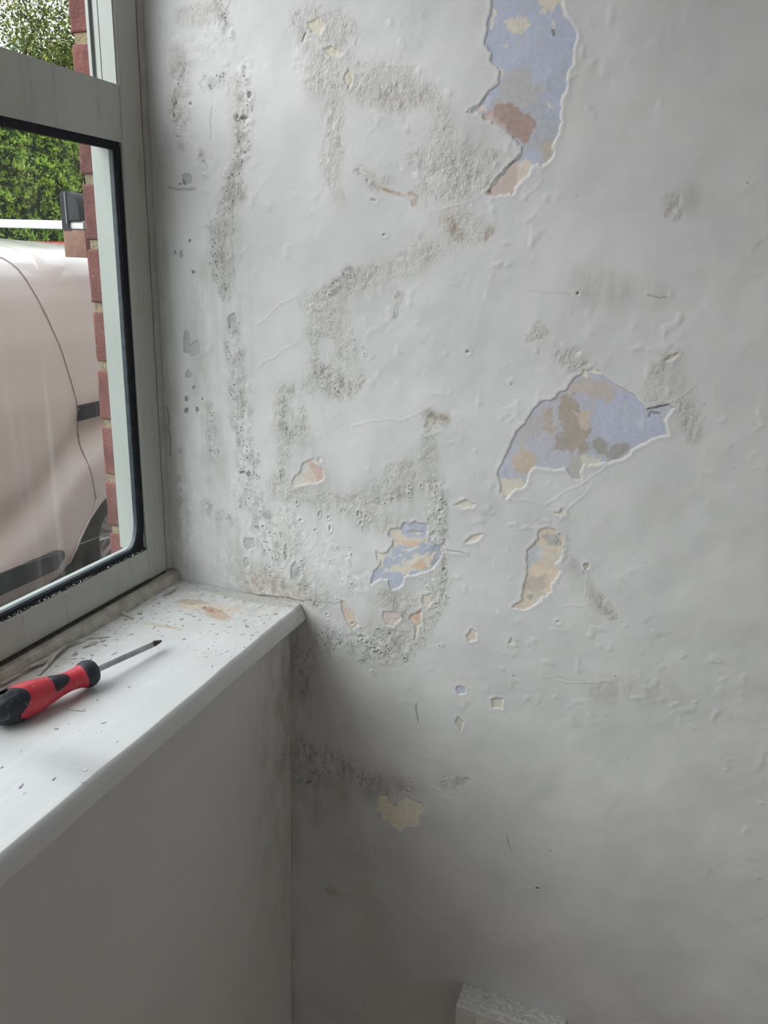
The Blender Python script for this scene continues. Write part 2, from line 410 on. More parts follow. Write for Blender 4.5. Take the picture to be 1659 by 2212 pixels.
def brick_unit_mat():
    t = MT('weathered_red_brick', .85)
    c = t.mix(t.ramp(t.noise(24, 5, .6), .3, .7), (.10, .030, .026), (.18, .062, .05))
    c = t.mix(t.math('MULTIPLY', t.ramp(t.noise(160, 4, .7), .55, .75), .5), c, (.30, .22, .18))
    t.col(c); t.bump(t.noise(350, 4), .0012); return t.m
M['brick'] = brick_unit_mat()
M['mortar'] = simple('sandy_lime_mortar', (.24, .20, .12), .95, 0, .25, 120, .002, 350)
def brickwall_mat():
    t = MT('red_brick_courses', .9)
    sep = t.n('ShaderNodeSeparateXYZ'); t.nt.links.new(t.tc.outputs['Object'], sep.inputs[0])
    cmb = t.n('ShaderNodeCombineXYZ'); t.nt.links.new(sep.outputs[1], cmb.inputs[0]); t.nt.links.new(sep.outputs[2], cmb.inputs[1])
    b = t.n('ShaderNodeTexBrick'); t.nt.links.new(cmb.outputs[0], b.inputs['Vector'])
    b.inputs['Scale'].default_value = 1; b.inputs['Brick Width'].default_value = .225; b.inputs['Row Height'].default_value = .075
    b.inputs['Mortar Size'].default_value = .005; b.inputs['Color1'].default_value = (.20, .12, .10, 1); b.inputs['Color2'].default_value = (.16, .09, .07, 1)
    b.inputs['Mortar'].default_value = (.36, .30, .2, 1)
    t.col(b.outputs[0]); return t.m
M['brickwall'] = brickwall_mat()

# ------------------------------------------------------------------ setting: room shell
XU = -.018        # face of the wall under the window
ZF, ZC = -.92, 1.60
RX, RY = 3.4, -3.2
# ---- the damp side wall: fine mesh carrying its real relief
def build_damp_wall():
    rnd = random.Random(5)
    h = .001
    u0, u1, v0, v1 = -.212, .760, -.790, .740
    nu, nv = int(round((u1 - u0) / h)) + 1, int(round((v1 - v0) / h)) + 1
    us = np.linspace(u0, u1, nu).astype(np.float64); vs = np.linspace(v0, v1, nv)
    U, V = np.meshgrid(us, vs, indexing='ij')
    S = np.full(U.shape, -.010, np.float32)
    UN = np.zeros(U.shape + (3,), np.float32); UN[:] = (.62, .60, .55)
    def win(pts, mar):
        a = np.searchsorted(us, min(p[0] for p in pts) - mar); b = np.searchsorted(us, max(p[0] for p in pts) + mar)
        c = np.searchsorted(vs, min(p[1] for p in pts) - mar); d = np.searchsorted(vs, max(p[1] for p in pts) + mar)
        return slice(a, b), slice(c, d)
    RIMK = np.ones(U.shape, np.float32)
    def peel(pix, col, jamp=.0012, rimk=1.0, depth=3):
        P = jag([wallpt(*p) for p in pix], jamp, rnd, depth)
        w_ = win(P, .012); s = poly_sdf(U[w_], V[w_], P)
        S[w_] = np.maximum(S[w_], s)
        UN[w_] = np.where((s > -.006)[..., None], np.array(col, np.float32), UN[w_])
        RIMK[w_] = np.where(s > -.006, rimk, RIMK[w_])
    def tint(pix, col, soft=.001, amp=.0035, cell=.012, fac=1.0, seed=11):
        amp *= 1.7; cell *= .75
        P = jag([wallpt(*p) for p in pix], .002, rnd, 2)
        w_ = win(P, .02); s = poly_sdf(U[w_], V[w_], P)
        s = s + (fbm(U[w_], V[w_], cell, seed, 6, .72) - .5) * 2 * amp
        k = (sstep(s, -soft, soft) * fac)[..., None]
        UN[w_] = UN[w_] * (1 - k) + np.array(col, np.float32) * k
    W1 = (172, 172, 170)
    blue = alb((152, 162, 182), W1); cream = alb((190, 184, 168), W1); tan = alb((178, 166, 148), W1); gblue = alb((150, 157, 165), W1)
    brown = alb((146, 122, 113), W1); grey = alb((146, 147, 146), W1); pink = alb((172, 156, 148), W1)
    orange = alb((196, 160, 132), (185, 185, 185)); gbrown = alb((142, 138, 134), W1)
    # top blue loss
    peel([(1066, -30), (1060, 20), (1052, 70), (1047, 85), (1052, 100), (1062, 118), (1066, 140), (1080, 155), (1078, 175), (1060, 193), (1048, 210), (1035, 228), (1010, 243), (1040, 246), (1044, 256),
          (1062, 262), (1085, 278), (1110, 300), (1126, 316), (1127, 326), (1110, 348), (1088, 375), (1062, 402), (1050, 418), (1062, 425), (1085, 420), (1112, 414), (1118, 400), (1128, 388), (1142, 378), (1150, 358), (1172, 360),
          (1190, 345), (1197, 330), (1200, 300), (1206, 280), (1213, 262), (1214, 235), (1222, 200), (1226, 160), (1240, 120), (1247, 80), (1235, 50), (1225, 38), (1215, 10), (1205, -30)], blue)
    tint([(1095, 185), (1110, 155), (1135, 140), (1160, 170), (1170, 200), (1195, 245), (1215, 270), (1200, 350), (1120, 330), (1030, 250)], gblue, .004, .008)
    tint([(1070, 190), (1110, 150), (1140, 145), (1160, 175), (1165, 210), (1130, 240), (1060, 235)], alb((158, 158, 160), W1), .003, .006)
    tint([(1035, 243), (1065, 236), (1072, 226), (1100, 220), (1115, 232), (1130, 245), (1150, 255), (1158, 274), (1150, 288), (1142, 300), (1137, 312), (1128, 310), (1120, 297), (1085, 285), (1062, 262)], brown, .0006, .002)
    tint([(1040, 246), (1062, 240), (1078, 262), (1110, 290), (1105, 300), (1070, 285), (1050, 262)], alb((176, 164, 160), W1), .002, .004, fac=.8)
    tint([(1165, 312), (1190, 300), (1200, 318), (1195, 342), (1178, 356), (1160, 352), (1168, 335)], alb((160, 150, 138), W1), .002, .004)
    tint([(1060, 430), (1046, 418), (1085, 372), (1125, 350), (1155, 352), (1140, 385), (1110, 418)], pink, .0008, .001)
    tint([(1120, 352), (1152, 352), (1144, 378), (1120, 392), (1112, 380)], cream, .001, .003, fac=.8)
    tint([(1052, 413), (1058, 403), (1062, 416), (1057, 421)], alb((120, 92, 88), W1), .0006, .0008)
    star = []
    for k in range(34):
        a = 2 * math.pi * k / 34; r = 26 * (1 if k % 2 else .78) * rnd.uniform(.85, 1.12)
        star.append((1118 + r * 1.15 * math.cos(a), 54 + r * .85 * math.sin(a)))
    tint(star, cream, .0004, .0008, .005)
    tint([(1160, -30), (1163, 5), (1172, 14), (1164, 28), (1178, 30), (1190, 18), (1190, 45), (1194, 62), (1200, 60), (1196, 20), (1208, 6), (1220, 40), (1226, 38), (1212, -30)], cream, .0005, .001, .006)
    tint([(1190, 62), (1196, 64), (1200, 76), (1195, 77)], alb((110, 108, 102), W1), .0006, .0006)
    tint([(1066, 18), (1073, 30), (1067, 52), (1058, 62), (1060, 35)], cream, .0005, .001)
    tint([(1079, 96), (1098, 98), (1097, 101), (1083, 99)], cream, .0004, .0006)
    tint([(1070, 140), (1086, 150), (1083, 172), (1074, 160)], cream, .001, .002)
    tint([(1182, 221), (1190, 226), (1198, 238), (1186, 236)], cream, .001, .0015)
    tint([(1030, 232), (1048, 226), (1052, 240), (1030, 243)], cream, .001, .002)
    tint([(1139, 58), (1150, 60), (1156, 64), (1140, 63)], grey, .0006, .001)
    # right hand loss
    P2 = [(1074, 1026), (1079, 1010), (1101, 967), (1115, 933), (1135, 916), (1145, 896), (1160, 878), (1175, 865), (1189, 865), (1205, 850), (1216, 845), (1233, 828), (1250, 812), (1262, 800), (1280, 793), (1297, 801), (1309, 816), (1337, 835), (1378, 862),
          (1398, 884), (1418, 880), (1445, 874), (1461, 882), (1442, 897), (1434, 909), (1445, 940), (1405, 950), (1364, 972), (1358, 983), (1315, 1001), (1280, 1004), (1260, 1004), (1256, 1041), (1236, 1031), (1223, 1012), (1196, 1015), (1158, 1009), (1142, 1024), (1138, 1042), (1130, 1054), (1108, 1061), (1094, 1078), (1081, 1066)]
    W2 = (165, 166, 165)
    peel(P2, alb((152, 156, 168), W2), .001)
    tint([(1290, 850), (1320, 835), (1385, 860), (1420, 900), (1450, 945), (1370, 965), (1320, 950), (1280, 945)], alb((148, 156, 178), W2), .003, .006)
    tint([(1225, 830), (1270, 808), (1325, 832), (1335, 860), (1290, 862), (1255, 850), (1225, 862)], alb((158, 150, 144), W2), .002, .006)
    tint([(1140, 905), (1180, 868), (1220, 880), (1205, 920), (1170, 935), (1120, 960)], alb((154, 150, 150), W2), .003, .008, fac=.8)
    tint([(1210, 860), (1245, 855), (1262, 900), (1275, 930), (1262, 978), (1225, 972), (1205, 965), (1215, 915)], alb((138, 130, 120), W2), .001, .007)
    tint([(1240, 890), (1275, 890), (1268, 925), (1248, 915)], alb((168, 154, 138), W2), .001, .005)
    tint([(1165, 895), (1195, 880), (1190, 930), (1170, 925)], alb((150, 140, 130), W2), .001, .006)
    tint([(1280, 950), (1300, 945), (1320, 958), (1312, 978), (1292, 980), (1278, 968)], alb((128, 130, 126), W2), .001, .003)
    tint([(1315, 965), (1340, 955), (1360, 970), (1345, 990), (1315, 995)], alb((132, 132, 132), W2), .001, .004)
    tint([(1235, 985), (1255, 985), (1262, 1004), (1258, 1045), (1236, 1034), (1225, 1010)], alb((150, 152, 148), W2), .001, .003)
    tint([(1260, 985), (1300, 988), (1312, 1000), (1280, 1010), (1258, 1006)], alb((176, 176, 164), W2), .001, .005)
    tint([(1100, 985), (1140, 975), (1160, 985), (1155, 1010), (1130, 1022), (1105, 1008)], alb((164, 152, 134), W2), .001, .006)
    tint([(1070, 1032), (1090, 1034), (1128, 1038), (1135, 1052), (1095, 1085), (1075, 1070)], alb((176, 172, 156), W2), .001, .003)
    tint([(1085, 1000), (1105, 1000), (1108, 1028), (1078, 1030)], alb((152, 158, 176), W2), .001, .003)
    tint([(1240, 818), (1262, 795), (1290, 788), (1300, 808), (1280, 806), (1268, 800), (1272, 815), (1265, 818)], alb((190, 188, 174), W2), .0006, .001)
    for k in range(7):
        x = 1350 + k * 8; tint([(x, 885 + 6 * (k % 3)), (x + 3, 880), (x + 3, 930 - 8 * (k % 2)), (x, 920)], alb((168, 172, 182), W2), .001, .003, fac=.45)
    # loss to its lower left
    P3 = [(1165, 1146), (1177, 1141), (1189, 1141), (1202, 1146), (1204, 1154), (1218, 1159), (1214, 1179), (1216, 1190), (1211, 1206), (1199, 1218), (1213, 1233), (1202, 1250), (1191, 1260), (1192, 1279), (1179, 1289), (1169, 1289), (1155, 1307), (1128, 1318), (1106, 1314), (1128, 1298), (1130, 1281), (1135, 1254), (1140, 1223), (1139, 1200), (1145, 1183), (1155, 1174), (1162, 1159)]
    peel(P3, alb((176, 166, 150), W2), .001)
    tint([(1138, 1225), (1136, 1190), (1155, 1172), (1172, 1185), (1172, 1205), (1155, 1230)], alb((156, 162, 168), W2), .001, .004)
    tint([(1175, 1160), (1200, 1150), (1212, 1175), (1195, 1185), (1180, 1180)], alb((146, 146, 142), W2), .001, .005)
    tint([(1180, 1195), (1212, 1195), (1208, 1215), (1190, 1225)], alb((172, 170, 160), W2), .001, .004)
    tint([(1150, 1225), (1195, 1225), (1205, 1245), (1180, 1265), (1140, 1270)], alb((186, 168, 150), W2), .002, .005)
    tint([(1142, 1250), (1180, 1240), (1178, 1275), (1150, 1285), (1138, 1275)], alb((158, 152, 142), W2), .001, .006)
    tint([(1138, 1288), (1160, 1285), (1158, 1298), (1142, 1298)], alb((136, 136, 132), W2), .0006, .002)
    # blue loss right of the sill
    W4 = (186, 187, 187)
    P4 = [(876, 1128), (898, 1126), (923, 1133), (923, 1164), (952, 1182), (952, 1207), (934, 1229), (898, 1242), (873, 1247), (869, 1265), (847, 1276), (838, 1251), (822, 1250), (800, 1262), (807, 1233), (822, 1215), (818, 1197), (836, 1193), (847, 1179), (850, 1165), (838, 1157), (840, 1146), (851, 1142), (866, 1142)]
    peel(P4, alb((160, 170, 190), W4), .0012)
    tint([(838, 1150), (850, 1140), (866, 1142), (868, 1160), (850, 1168)], alb((196, 192, 180), W4), .0005, .001)
    tint([(850, 1160), (922, 1158), (925, 1172), (880, 1180), (850, 1178)], alb((200, 190, 172), W4), .001, .005)
    tint([(865, 1170), (905, 1168), (905, 1180), (870, 1180)], alb((204, 170, 148), W4), .001, .004)
    tint([(828, 1232), (870, 1212), (930, 1196), (955, 1200), (934, 1230), (880, 1242)], alb((200, 196, 180), W4), .001, .007)
    tint([(895, 1212), (920, 1205), (925, 1228), (900, 1232)], alb((200, 172, 146), W4), .001, .004)
    for (a, b) in (((850, 1205), (905, 1180)), ((825, 1240), (900, 1205)), ((862, 1225), (912, 1200)), ((868, 1190), (895, 1185)), ((880, 1148), (912, 1150)), ((875, 1200), (870, 1225))):
        tint([(a[0], a[1] - 2), (b[0], b[1] - 2), (b[0], b[1] + 2), (a[0], a[1] + 2)], alb((202, 200, 188), W4), .0006, .0015)
    tint([(878, 1147), (912, 1147), (912, 1151), (878, 1151)], alb((146, 150, 148), W4), .0005, .0006)
    tint([(838, 1178), (850, 1180), (848, 1206), (822, 1204), (820, 1196)], alb((182, 186, 186), W4), .0008, .001)
    # pinkish brown loss in the centre
    peel([(630, 1048), (634, 1034), (650, 1016), (655, 1000), (665, 994), (677, 991), (684, 1005), (699, 1016), (701, 1030), (697, 1038), (681, 1045), (655, 1047)], alb((188, 186, 182), W4), .001)
    tint([(663, 994), (678, 990), (686, 1005), (700, 1018), (698, 1036), (684, 1042), (678, 1020), (668, 1012)], alb((186, 158, 148), W4), .001, .003, .006)
    tint([(654, 1030), (676, 1022), (680, 1044), (655, 1046)], alb((192, 178, 166), W4), .001, .005)
    # small cream losses
    SM = [([(980, 1091), (995, 1084), (1010, 1080), (1027, 1089), (1020, 1097), (1003, 1099)], (198, 192, 180)),
          ([(1003, 1173), (1018, 1158), (1043, 1154), (1032, 1168), (1012, 1174)], (196, 192, 178)), ([(1187, 1106), (1208, 1107), (1214, 1097), (1221, 1114), (1204, 1111)], (186, 182, 168)),
          ([(1008, 1374), (1018, 1359), (1029, 1364), (1030, 1382), (1014, 1386)], (192, 184, 166)), ([(1098, 1391), (1106, 1377), (1111, 1392)], (188, 182, 164)),
          ([(985, 1487), (993, 1481), (1005, 1486), (1004, 1500), (990, 1500)], (158, 170, 188)), ([(1060, 1512), (1072, 1509), (1087, 1510), (1086, 1532), (1064, 1530)], (186, 182, 168)),
          ([(825, 1332), (828, 1321), (858, 1322), (868, 1336), (850, 1355), (833, 1351)], (186, 172, 168)), ([(883, 1338), (892, 1326), (911, 1318), (911, 1352), (898, 1352)], (196, 168, 144)),
          ([(897, 1352), (903, 1352), (900, 1376), (893, 1392)], (190, 176, 160)), ([(912, 1286), (932, 1283), (935, 1300), (924, 1313), (914, 1306)], (188, 184, 172)),
          ([(736, 1296), (745, 1300), (752, 1312), (766, 1328), (775, 1350), (762, 1362), (746, 1342), (738, 1318)], (186, 178, 166)),
          ([(1434, 782), (1446, 768), (1462, 761), (1466, 766), (1452, 778)], (186, 182, 162)), ([(983, 1562), (990, 1548), (1002, 1560), (996, 1580)], (178, 176, 164)),
          ([(1000, 1196), (980, 1190), (962, 1188), (985, 1194)], (190, 188, 176)), ([(812, 1190), (824, 1196), (818, 1218)], (194, 190, 176)),
          ([(686, 988), (694, 988), (694, 996), (688, 997)], (196, 192, 172)), ([(1160, 1293), (1172, 1290), (1170, 1300)], (184, 180, 164)),
          ([(1200, 1345), (1206, 1340), (1210, 1346)], (180, 176, 160)), ([(1262, 1216), (1272, 1217), (1272, 1228), (1264, 1227)], (166, 160, 140))]
    for pts, c in SM: peel(pts, alb(c, (180, 181, 180)), .0006, 1.0, 2)
    tint([(740, 1312), (752, 1320), (765, 1345), (755, 1350)], alb((196, 170, 150), (185, 185, 185)), .001, .002)
    # lower cream patch in the shade
    peel([(815, 1725), (822, 1716), (840, 1718), (838, 1730), (852, 1742), (862, 1730), (880, 1720), (895, 1730), (912, 1735), (915, 1752), (905, 1760), (908, 1778), (890, 1785), (882, 1780), (866, 1796), (850, 1785), (840, 1770), (826, 1768), (822, 1752), (812, 1752), (818, 1742)], alb((150, 144, 126), (128, 128, 124)), .0008, .2)
    tint([(845, 1740), (885, 1738), (890, 1765), (858, 1768)], alb((160, 150, 130), (130, 130, 126)), .001, .004)
    # cream stains at the top
    for pts in ([(662, 48), (690, 36), (702, 62), (690, 76), (672, 70)], [(698, 106), (715, 99), (742, 114), (736, 122), (716, 122)], [(743, 165), (752, 146), (762, 160), (760, 182), (754, 192), (744, 176)]):
        peel(pts, alb((206, 200, 180), (190, 190, 188)), .0006, .2, 2)
    # grey chips beside the window
    for pts in ([(396, 728), (402, 712), (409, 722), (412, 745), (424, 735), (434, 748), (432, 766), (414, 772), (408, 764), (396, 760)], [(399, 808), (405, 797), (416, 808), (412, 817), (400, 816)], [(495, 682), (507, 675), (512, 690), (510, 712), (497, 708)],
                [(392, 378), (402, 374), (414, 384), (412, 396), (396, 400)], [(380, 1032), (390, 1025), (392, 1040), (382, 1042)], [(378, 1078), (388, 1070), (398, 1080), (392, 1092), (380, 1090)], [(386, 1058), (392, 1052), (394, 1062), (388, 1064)], [(384, 972), (392, 968), (394, 980), (386, 980)],
                [(614, 1178), (620, 1176), (622, 1205), (616, 1212)], [(628, 1228), (638, 1212), (650, 1236), (644, 1258), (628, 1254)], [(525, 1175), (530, 1162), (548, 1162), (552, 1182), (535, 1190)], [(604, 1018), (615, 1016), (618, 1030), (608, 1034)],
                [(388, 545), (394, 540), (396, 552), (390, 558)], [(525, 1210), (534, 1205), (540, 1220), (530, 1228)], [(516, 255), (528, 250), (538, 255), (530, 262)], [(800, 430), (812, 432), (812, 436), (800, 434)]):
        cc = (158, 162, 164) if pts[0] != (392, 378) else (158, 168, 176)
        peel(pts, alb(cc, (184, 186, 186)), .0007, .35, 2)
    for (x, y, rx_, ry_) in ((402, 862, 4, 6), (402, 887, 5, 7), (418, 838, 3, 5), (437, 862, 2, 3), (388, 398, 3, 3), (410, 520, 3, 4), (378, 545, 2, 4), (426, 885, 4, 6), (376, 250, 3, 6), (381, 222, 3, 5), (412, 224, 3, 4), (418, 588, 4, 4), (512, 252, 4, 6), (539, 205, 5, 8), (830, 507, 5, 2), (666, 1690, 7, 3), (1110, 1831, 1, 3), (1160, 1920, 4, 2), (1010, 760, 4, 4), (1248, 633, 3, 3), (525, 1020, 8, 3), (538, 1024, 5, 6)):
        peel([(x + rx_ * math.cos(a), y + ry_ * math.sin(a)) for a in np.linspace(0, 2 * math.pi, 9)[:-1]], alb((120, 120, 116), (186, 187, 186)), .0005, .5, 2)
    # popped blisters: little rings with a hollow
    craters = [(642, 1086, 4), (641, 1097, 3), (650, 1124, 5), (689, 1111, 5), (709, 1118, 4), (713, 1141, 6), (681, 1146, 4), (780, 1130, 5), (790, 1117, 4), (774, 1110, 6), (568, 1138, 4), (885, 1066, 4), (885, 1077, 3), (941, 1066, 4), (952, 1103, 5), (952, 1124, 5), (936, 1148, 3), (950, 1148, 3), (959, 1231, 5), (959, 1256, 3), (965, 1289, 3), (923, 1269, 3), (706, 1327, 4), (709, 1343, 3), (778, 1374, 4), (918, 1363, 3), (943, 1305, 4), (948, 1325, 3), (886, 1050, 4), (910, 1050, 4), (915, 1378, 3), (955, 1080, 4), (1263, 1221, 5), (1260, 1236, 3), (693, 792, 2), (700, 790, 2), (783, 750, 3), (788, 765, 3), (788, 772, 2)]
    for k in range(26): craters.append((rnd.gauss(815, 28), rnd.gauss(1400, 22), rnd.uniform(2, 4.5)))
    for k in range(22): craters.append((rnd.uniform(905, 965), rnd.uniform(1040, 1400), rnd.uniform(1.5, 3.2)))
    for k in range(16): craters.append((rnd.uniform(560, 760), rnd.uniform(1180, 1330), rnd.uniform(1.5, 3.5)))
    # damp, rough areas
    def strokes(lst):
        A = np.full(U.shape, -1.0, np.float32)
        for pts in lst:
            P = []
            for (x, y, r) in pts:
                a = wallpt(x, y); b = wallpt(x + r, y); P.append((a[0], a[1], abs(b[0] - a[0]) + 1e-4))
            rr = max(p[2] for p in P) * 1.6; w_ = win(P, rr)
            A[w_] = np.maximum(A[w_], line_dist(U[w_], V[w_], P))
        return A
    def soft(A, cell, seed, amp=.9, lo=-.05, hi=.35, cellv=None):
        return sstep(A + (fbm(U, V, cell, seed, 5, .6, cellv) - .5) * 2 * amp, lo, hi) * (A > -.98)
    rough = strokes([[(660, 40, 35), (715, 90, 50), (740, 70, 35)], [(715, 60, 40), (720, 160, 55), (780, 165, 45), (880, 165, 32)], [(780, 200, 30), (860, 215, 35), (920, 205, 30)],
                     [(735, 200, 35), (722, 280, 30), (715, 380, 24), (735, 428, 20)], [(960, 280, 45), (940, 350, 60), (1000, 360, 65), (1070, 330, 50)], [(930, 420, 45), (1000, 400, 50)],
                     [(980, 480, 55), (1050, 500, 22)], [(920, 540, 50), (850, 580, 25), (790, 600, 25)], [(740, 620, 35), (710, 660, 55), (680, 740, 40)], [(700, 680, 50), (760, 760, 32), (770, 830, 30), (690, 810, 50)],
                     [(615, 850, 28), (615, 960, 26), (607, 1030, 22)], [(655, 880, 18), (650, 950, 16)], [(600, 1060, 30), (700, 1085, 28), (800, 1080, 34), (880, 1040, 38), (925, 970, 22), (925, 900, 16)], [(925, 900, 18), (965, 905, 14)],
                     [(930, 1000, 26), (940, 1150, 24), (945, 1300, 24), (910, 1380, 26)], [(800, 1120, 34), (850, 1130, 30)], [(620, 1120, 35), (640, 1220, 28), (690, 1290, 30)], [(840, 1290, 34), (900, 1320, 36), (850, 1400, 45)],
                     [(1455, 430, 24), (1462, 465, 16)], [(1410, 850, 34), (1420, 800, 20), (1455, 765, 20)], [(1480, 880, 24), (1500, 940, 20)], [(1240, 770, 36), (1215, 765, 20)], [(860, 640, 16), (855, 685, 7)], [(1290, 1295, 22), (1320, 1330, 14)],
                     [(510, 180, 24), (520, 300, 22), (500, 420, 26), (480, 520, 34), (490, 620, 24)], [(390, 120, 22), (385, 240, 30)], [(400, 40, 24), (470, 20, 26)], [(1210, 1170, 20), (1235, 1220, 18)], [(840, 390, 12), (810, 400, 18), (780, 370, 14)], [(1160, 720, 24), (1140, 735, 10)]])
    hole = strokes([[(705, 750, 22), (703, 775, 14)], [(800, 300, 40), (860, 290, 30)], [(1105, 315, 16), (1060, 300, 18)]])
    Rm = soft(rough, .026, 21, .80, -.22, .62) * (1 - np.clip(sstep(hole, 0, .3), 0, 1))
    Rm = Rm * np.clip(.35 + 1.3 * (fbm(U, V, .014, 95, 4, .6) - .25), .12, 1)
    mould = strokes([[(485, -10, 28), (482, 40, 20), (500, 80, 18)], [(525, 150, 22), (530, 240, 24), (525, 330, 22), (500, 370, 26), (520, 420, 22)], [(500, 420, 30), (475, 500, 36), (470, 560, 28), (485, 640, 18)], [(505, 700, 20), (510, 800, 34), (520, 900, 30), (530, 980, 36), (545, 1030, 40)],
                     [(540, 1080, 42), (570, 1130, 50), (590, 1190, 44), (600, 1250, 40)], [(450, 880, 18), (458, 960, 20), (465, 1000, 12)], [(395, 130, 20), (378, 220, 20), (390, 320, 16)], [(435, 330, 10), (440, 370, 10)], [(615, 850, 22), (612, 920, 24), (630, 950, 22)], [(650, 920, 18)] * 2,
                     [(690, 810, 30), (740, 840, 34)], [(480, 170, 20), (440, 180, 16)], [(760, 590, 22), (700, 640, 18)], [(850, 1300, 40), (860, 1330, 30)], [(700, 1380, 40), (800, 1400, 62), (870, 1400, 40)], [(680, 1300, 26), (640, 1240, 20)], [(450, 1100, 24), (490, 1120, 20)],
                     [(640, 1620, 40), (720, 1640, 40), (800, 1690, 40), (880, 1700, 36)], [(650, 1680, 40), (720, 1670, 36)], [(650, 1400, 36), (660, 1500, 24)], [(960, 1690, 20), (1010, 1680, 14)], [(770, 370, 10), (800, 395, 10)], [(930, 880, 10), (915, 940, 12)], [(880, 1060, 14), (820, 1085, 16)],
                     [(1240, 900, 2), (1240, 901, 2)], [(1300, 1310, 9), (1350, 1350, 5)], [(960, 1040, 12), (960, 1300, 12)]])
    Mm = soft(mould, .018, 31, .6, -.05, .75)
    salt = strokes([[(640, 40, 22), (655, 90, 20), (640, 150, 14)], [(700, 80, 20), (740, 60, 18), (765, 90, 14)], [(660, 160, 26), (740, 180, 22), (930, 200, 14)], [(345, 40, 16), (380, 130, 36), (390, 260, 26), (430, 350, 20)], [(520, 160, 18), (525, 250, 18), (518, 330, 16)], [(470, 60, 40), (420, 100, 40)],
                    [(430, 370, 20), (480, 360, 18), (500, 400, 12)], [(600, 1060, 30), (640, 1150, 36), (700, 1200, 70), (760, 1260, 50)], [(530, 1150, 36), (540, 1190, 24)], [(500, 1200, 30)] * 2, [(415, 1000, 30), (400, 1200, 40)], [(860, 360, 20), (1000, 380, 60)], [(520, 1040, 30), (560, 1060, 20)], [(1065, 430, 14), (1040, 460, 10)], [(1130, 385, 4)] * 2, [(1245, 775, 26), (1215, 772, 10)], [(820, 1400, 36)] * 2,
                    [(720, 240, 10), (712, 330, 12), (712, 400, 10)], [(930, 1040, 22), (940, 1300, 22)], [(490, 1240, 60), (600, 1290, 20)]])
    Wm = soft(salt, .020, 41, .9, .0, .8)
    grime = strokes([[(340, 300, 40), (345, 700, 50), (380, 1000, 50), (400, 1200, 60)], [(430, 600, 60), (450, 900, 70), (480, 1100, 80), (520, 1240, 70)], [(500, 500, 50), (520, 900, 60)], [(700, 700, 60), (720, 820, 60)], [(720, 200, 60), (900, 200, 50)], [(1000, 330, 110)] * 2, [(950, 520, 80), (740, 640, 70)],
                     [(640, 950, 60), (700, 1100, 80), (850, 1110, 90), (920, 980, 50)], [(860, 1300, 110), (820, 1400, 90)], [(660, 1350, 60), (640, 1600, 60), (680, 1720, 110), (860, 1700, 80)], [(1240, 1230, 40), (1300, 1320, 22)], [(1240, 960, 12)] * 2, [(1440, 790, 50), (1500, 920, 50)], [(1500, 430, 70)] * 2,
                     [(1300, 1490, 60), (1450, 1500, 50)], [(1200, 1250, 40)] * 2, [(640, 1500, 25), (632, 1900, 25), (628, 2200, 20)], [(720, 1930, 18)] * 2, [(1260, 620, 80), (1430, 640, 40)], [(1170, 200, 160)] * 2])
    Gm = sstep(grime, 0, .9)
    brn = strokes([[(970, 475, 16), (990, 510, 18)], [(1060, 495, 12), (1050, 515, 8)], [(930, 895, 14), (960, 905, 14)], [(1450, 440, 12), (1440, 465, 8)], [(640, 30, 6)] * 2, [(900, 1345, 12)] * 2, [(560, 1265, 60), (640, 1285, 40)], [(712, 1925, 14)] * 2])
    Bm = sstep(brn, -.1, .8) * .75
    for pts, wdt, in (([(812, 404), (850, 415), (888, 430), (898, 440)], 4), ([(886, 420), (897, 428), (893, 438)], 8)):
        A = strokes([[(x, y, wdt) for x, y in pts]]); k = sstep(A, -.2, .5)
        Bm = np.maximum(Bm, k)
    red = strokes([[(712, 1066, 3), (728, 1072, 4)], [(735, 1078, 5), (760, 1076, 6), (775, 1068, 3)], [(687, 1064, 3)] * 2])
    # dark nicks, cracks, spots; lines along peel edges are painted lip shadow
    Dm = np.zeros(U.shape, np.float32)
    def crack(pts, wpx, amp, out):
        P = []
        L = pts
        for _ in range(3):
            q = [L[0]]
            for a, b in zip(L[:-1], L[1:]):
                ln_ = math.hypot(b[0] - a[0], b[1] - a[1]); q += [((a[0] + b[0]) / 2 + rnd.gauss(0, ln_ * .05), (a[1] + b[1]) / 2 + rnd.gauss(0, ln_ * .05)), b]
            L = q
        A = strokes([[(x, y, wpx) for x, y in L]])
        np.maximum(out, sstep(A, 0, .6) * amp, out)
    Hc = np.zeros(U.shape, np.float32)
    for c_, wd, am in (([(360, 880), (364, 930), (367, 985)], 2.2, .5), ([(381, 1246), (400, 1262), (430, 1268), (470, 1276), (530, 1284), (600, 1290), (655, 1300)], 2.5, .55), ([(655, 1298), (700, 1302), (740, 1300)], 1.6, .35), ([(900, 1520), (903, 1560)], 1.6, .6), ([(1095, 1805), (1104, 1835)], 1.6, .5),
                        ([(365, 405), (392, 408), (420, 408)], 3.0, .4), ([(1140, 628), (1245, 633), (1300, 640)], 1.6, .14), ([(1400, 638), (1440, 642)], 3, .35), ([(1060, 400), (1085, 375), (1110, 348), (1122, 335)], 3.5, .55), ([(1180, 1465), (1290, 1478), (1330, 1476)], 1.5, .18), ([(1350, 1215), (1400, 1216)], 1.2, .12),
                        ([(1008, 243), (1035, 226), (1050, 205)], 1.6, .5), ([(1398, 884), (1420, 880), (1444, 873)], 3, .7), ([(1402, 900), (1405, 890), (1425, 893)], 3, .6), ([(660, 70), (652, 90)], 2, .7), ([(505, 250), (512, 262), (530, 255)], 2, .7), ([(458, 230), (455, 300)], 1.2, .35), ([(506, 420), (508, 600)], 1.0, .3), ([(990, 1190), (1010, 1196)], 1.2, .3)):
        crack(c_, wd, am, Dm)
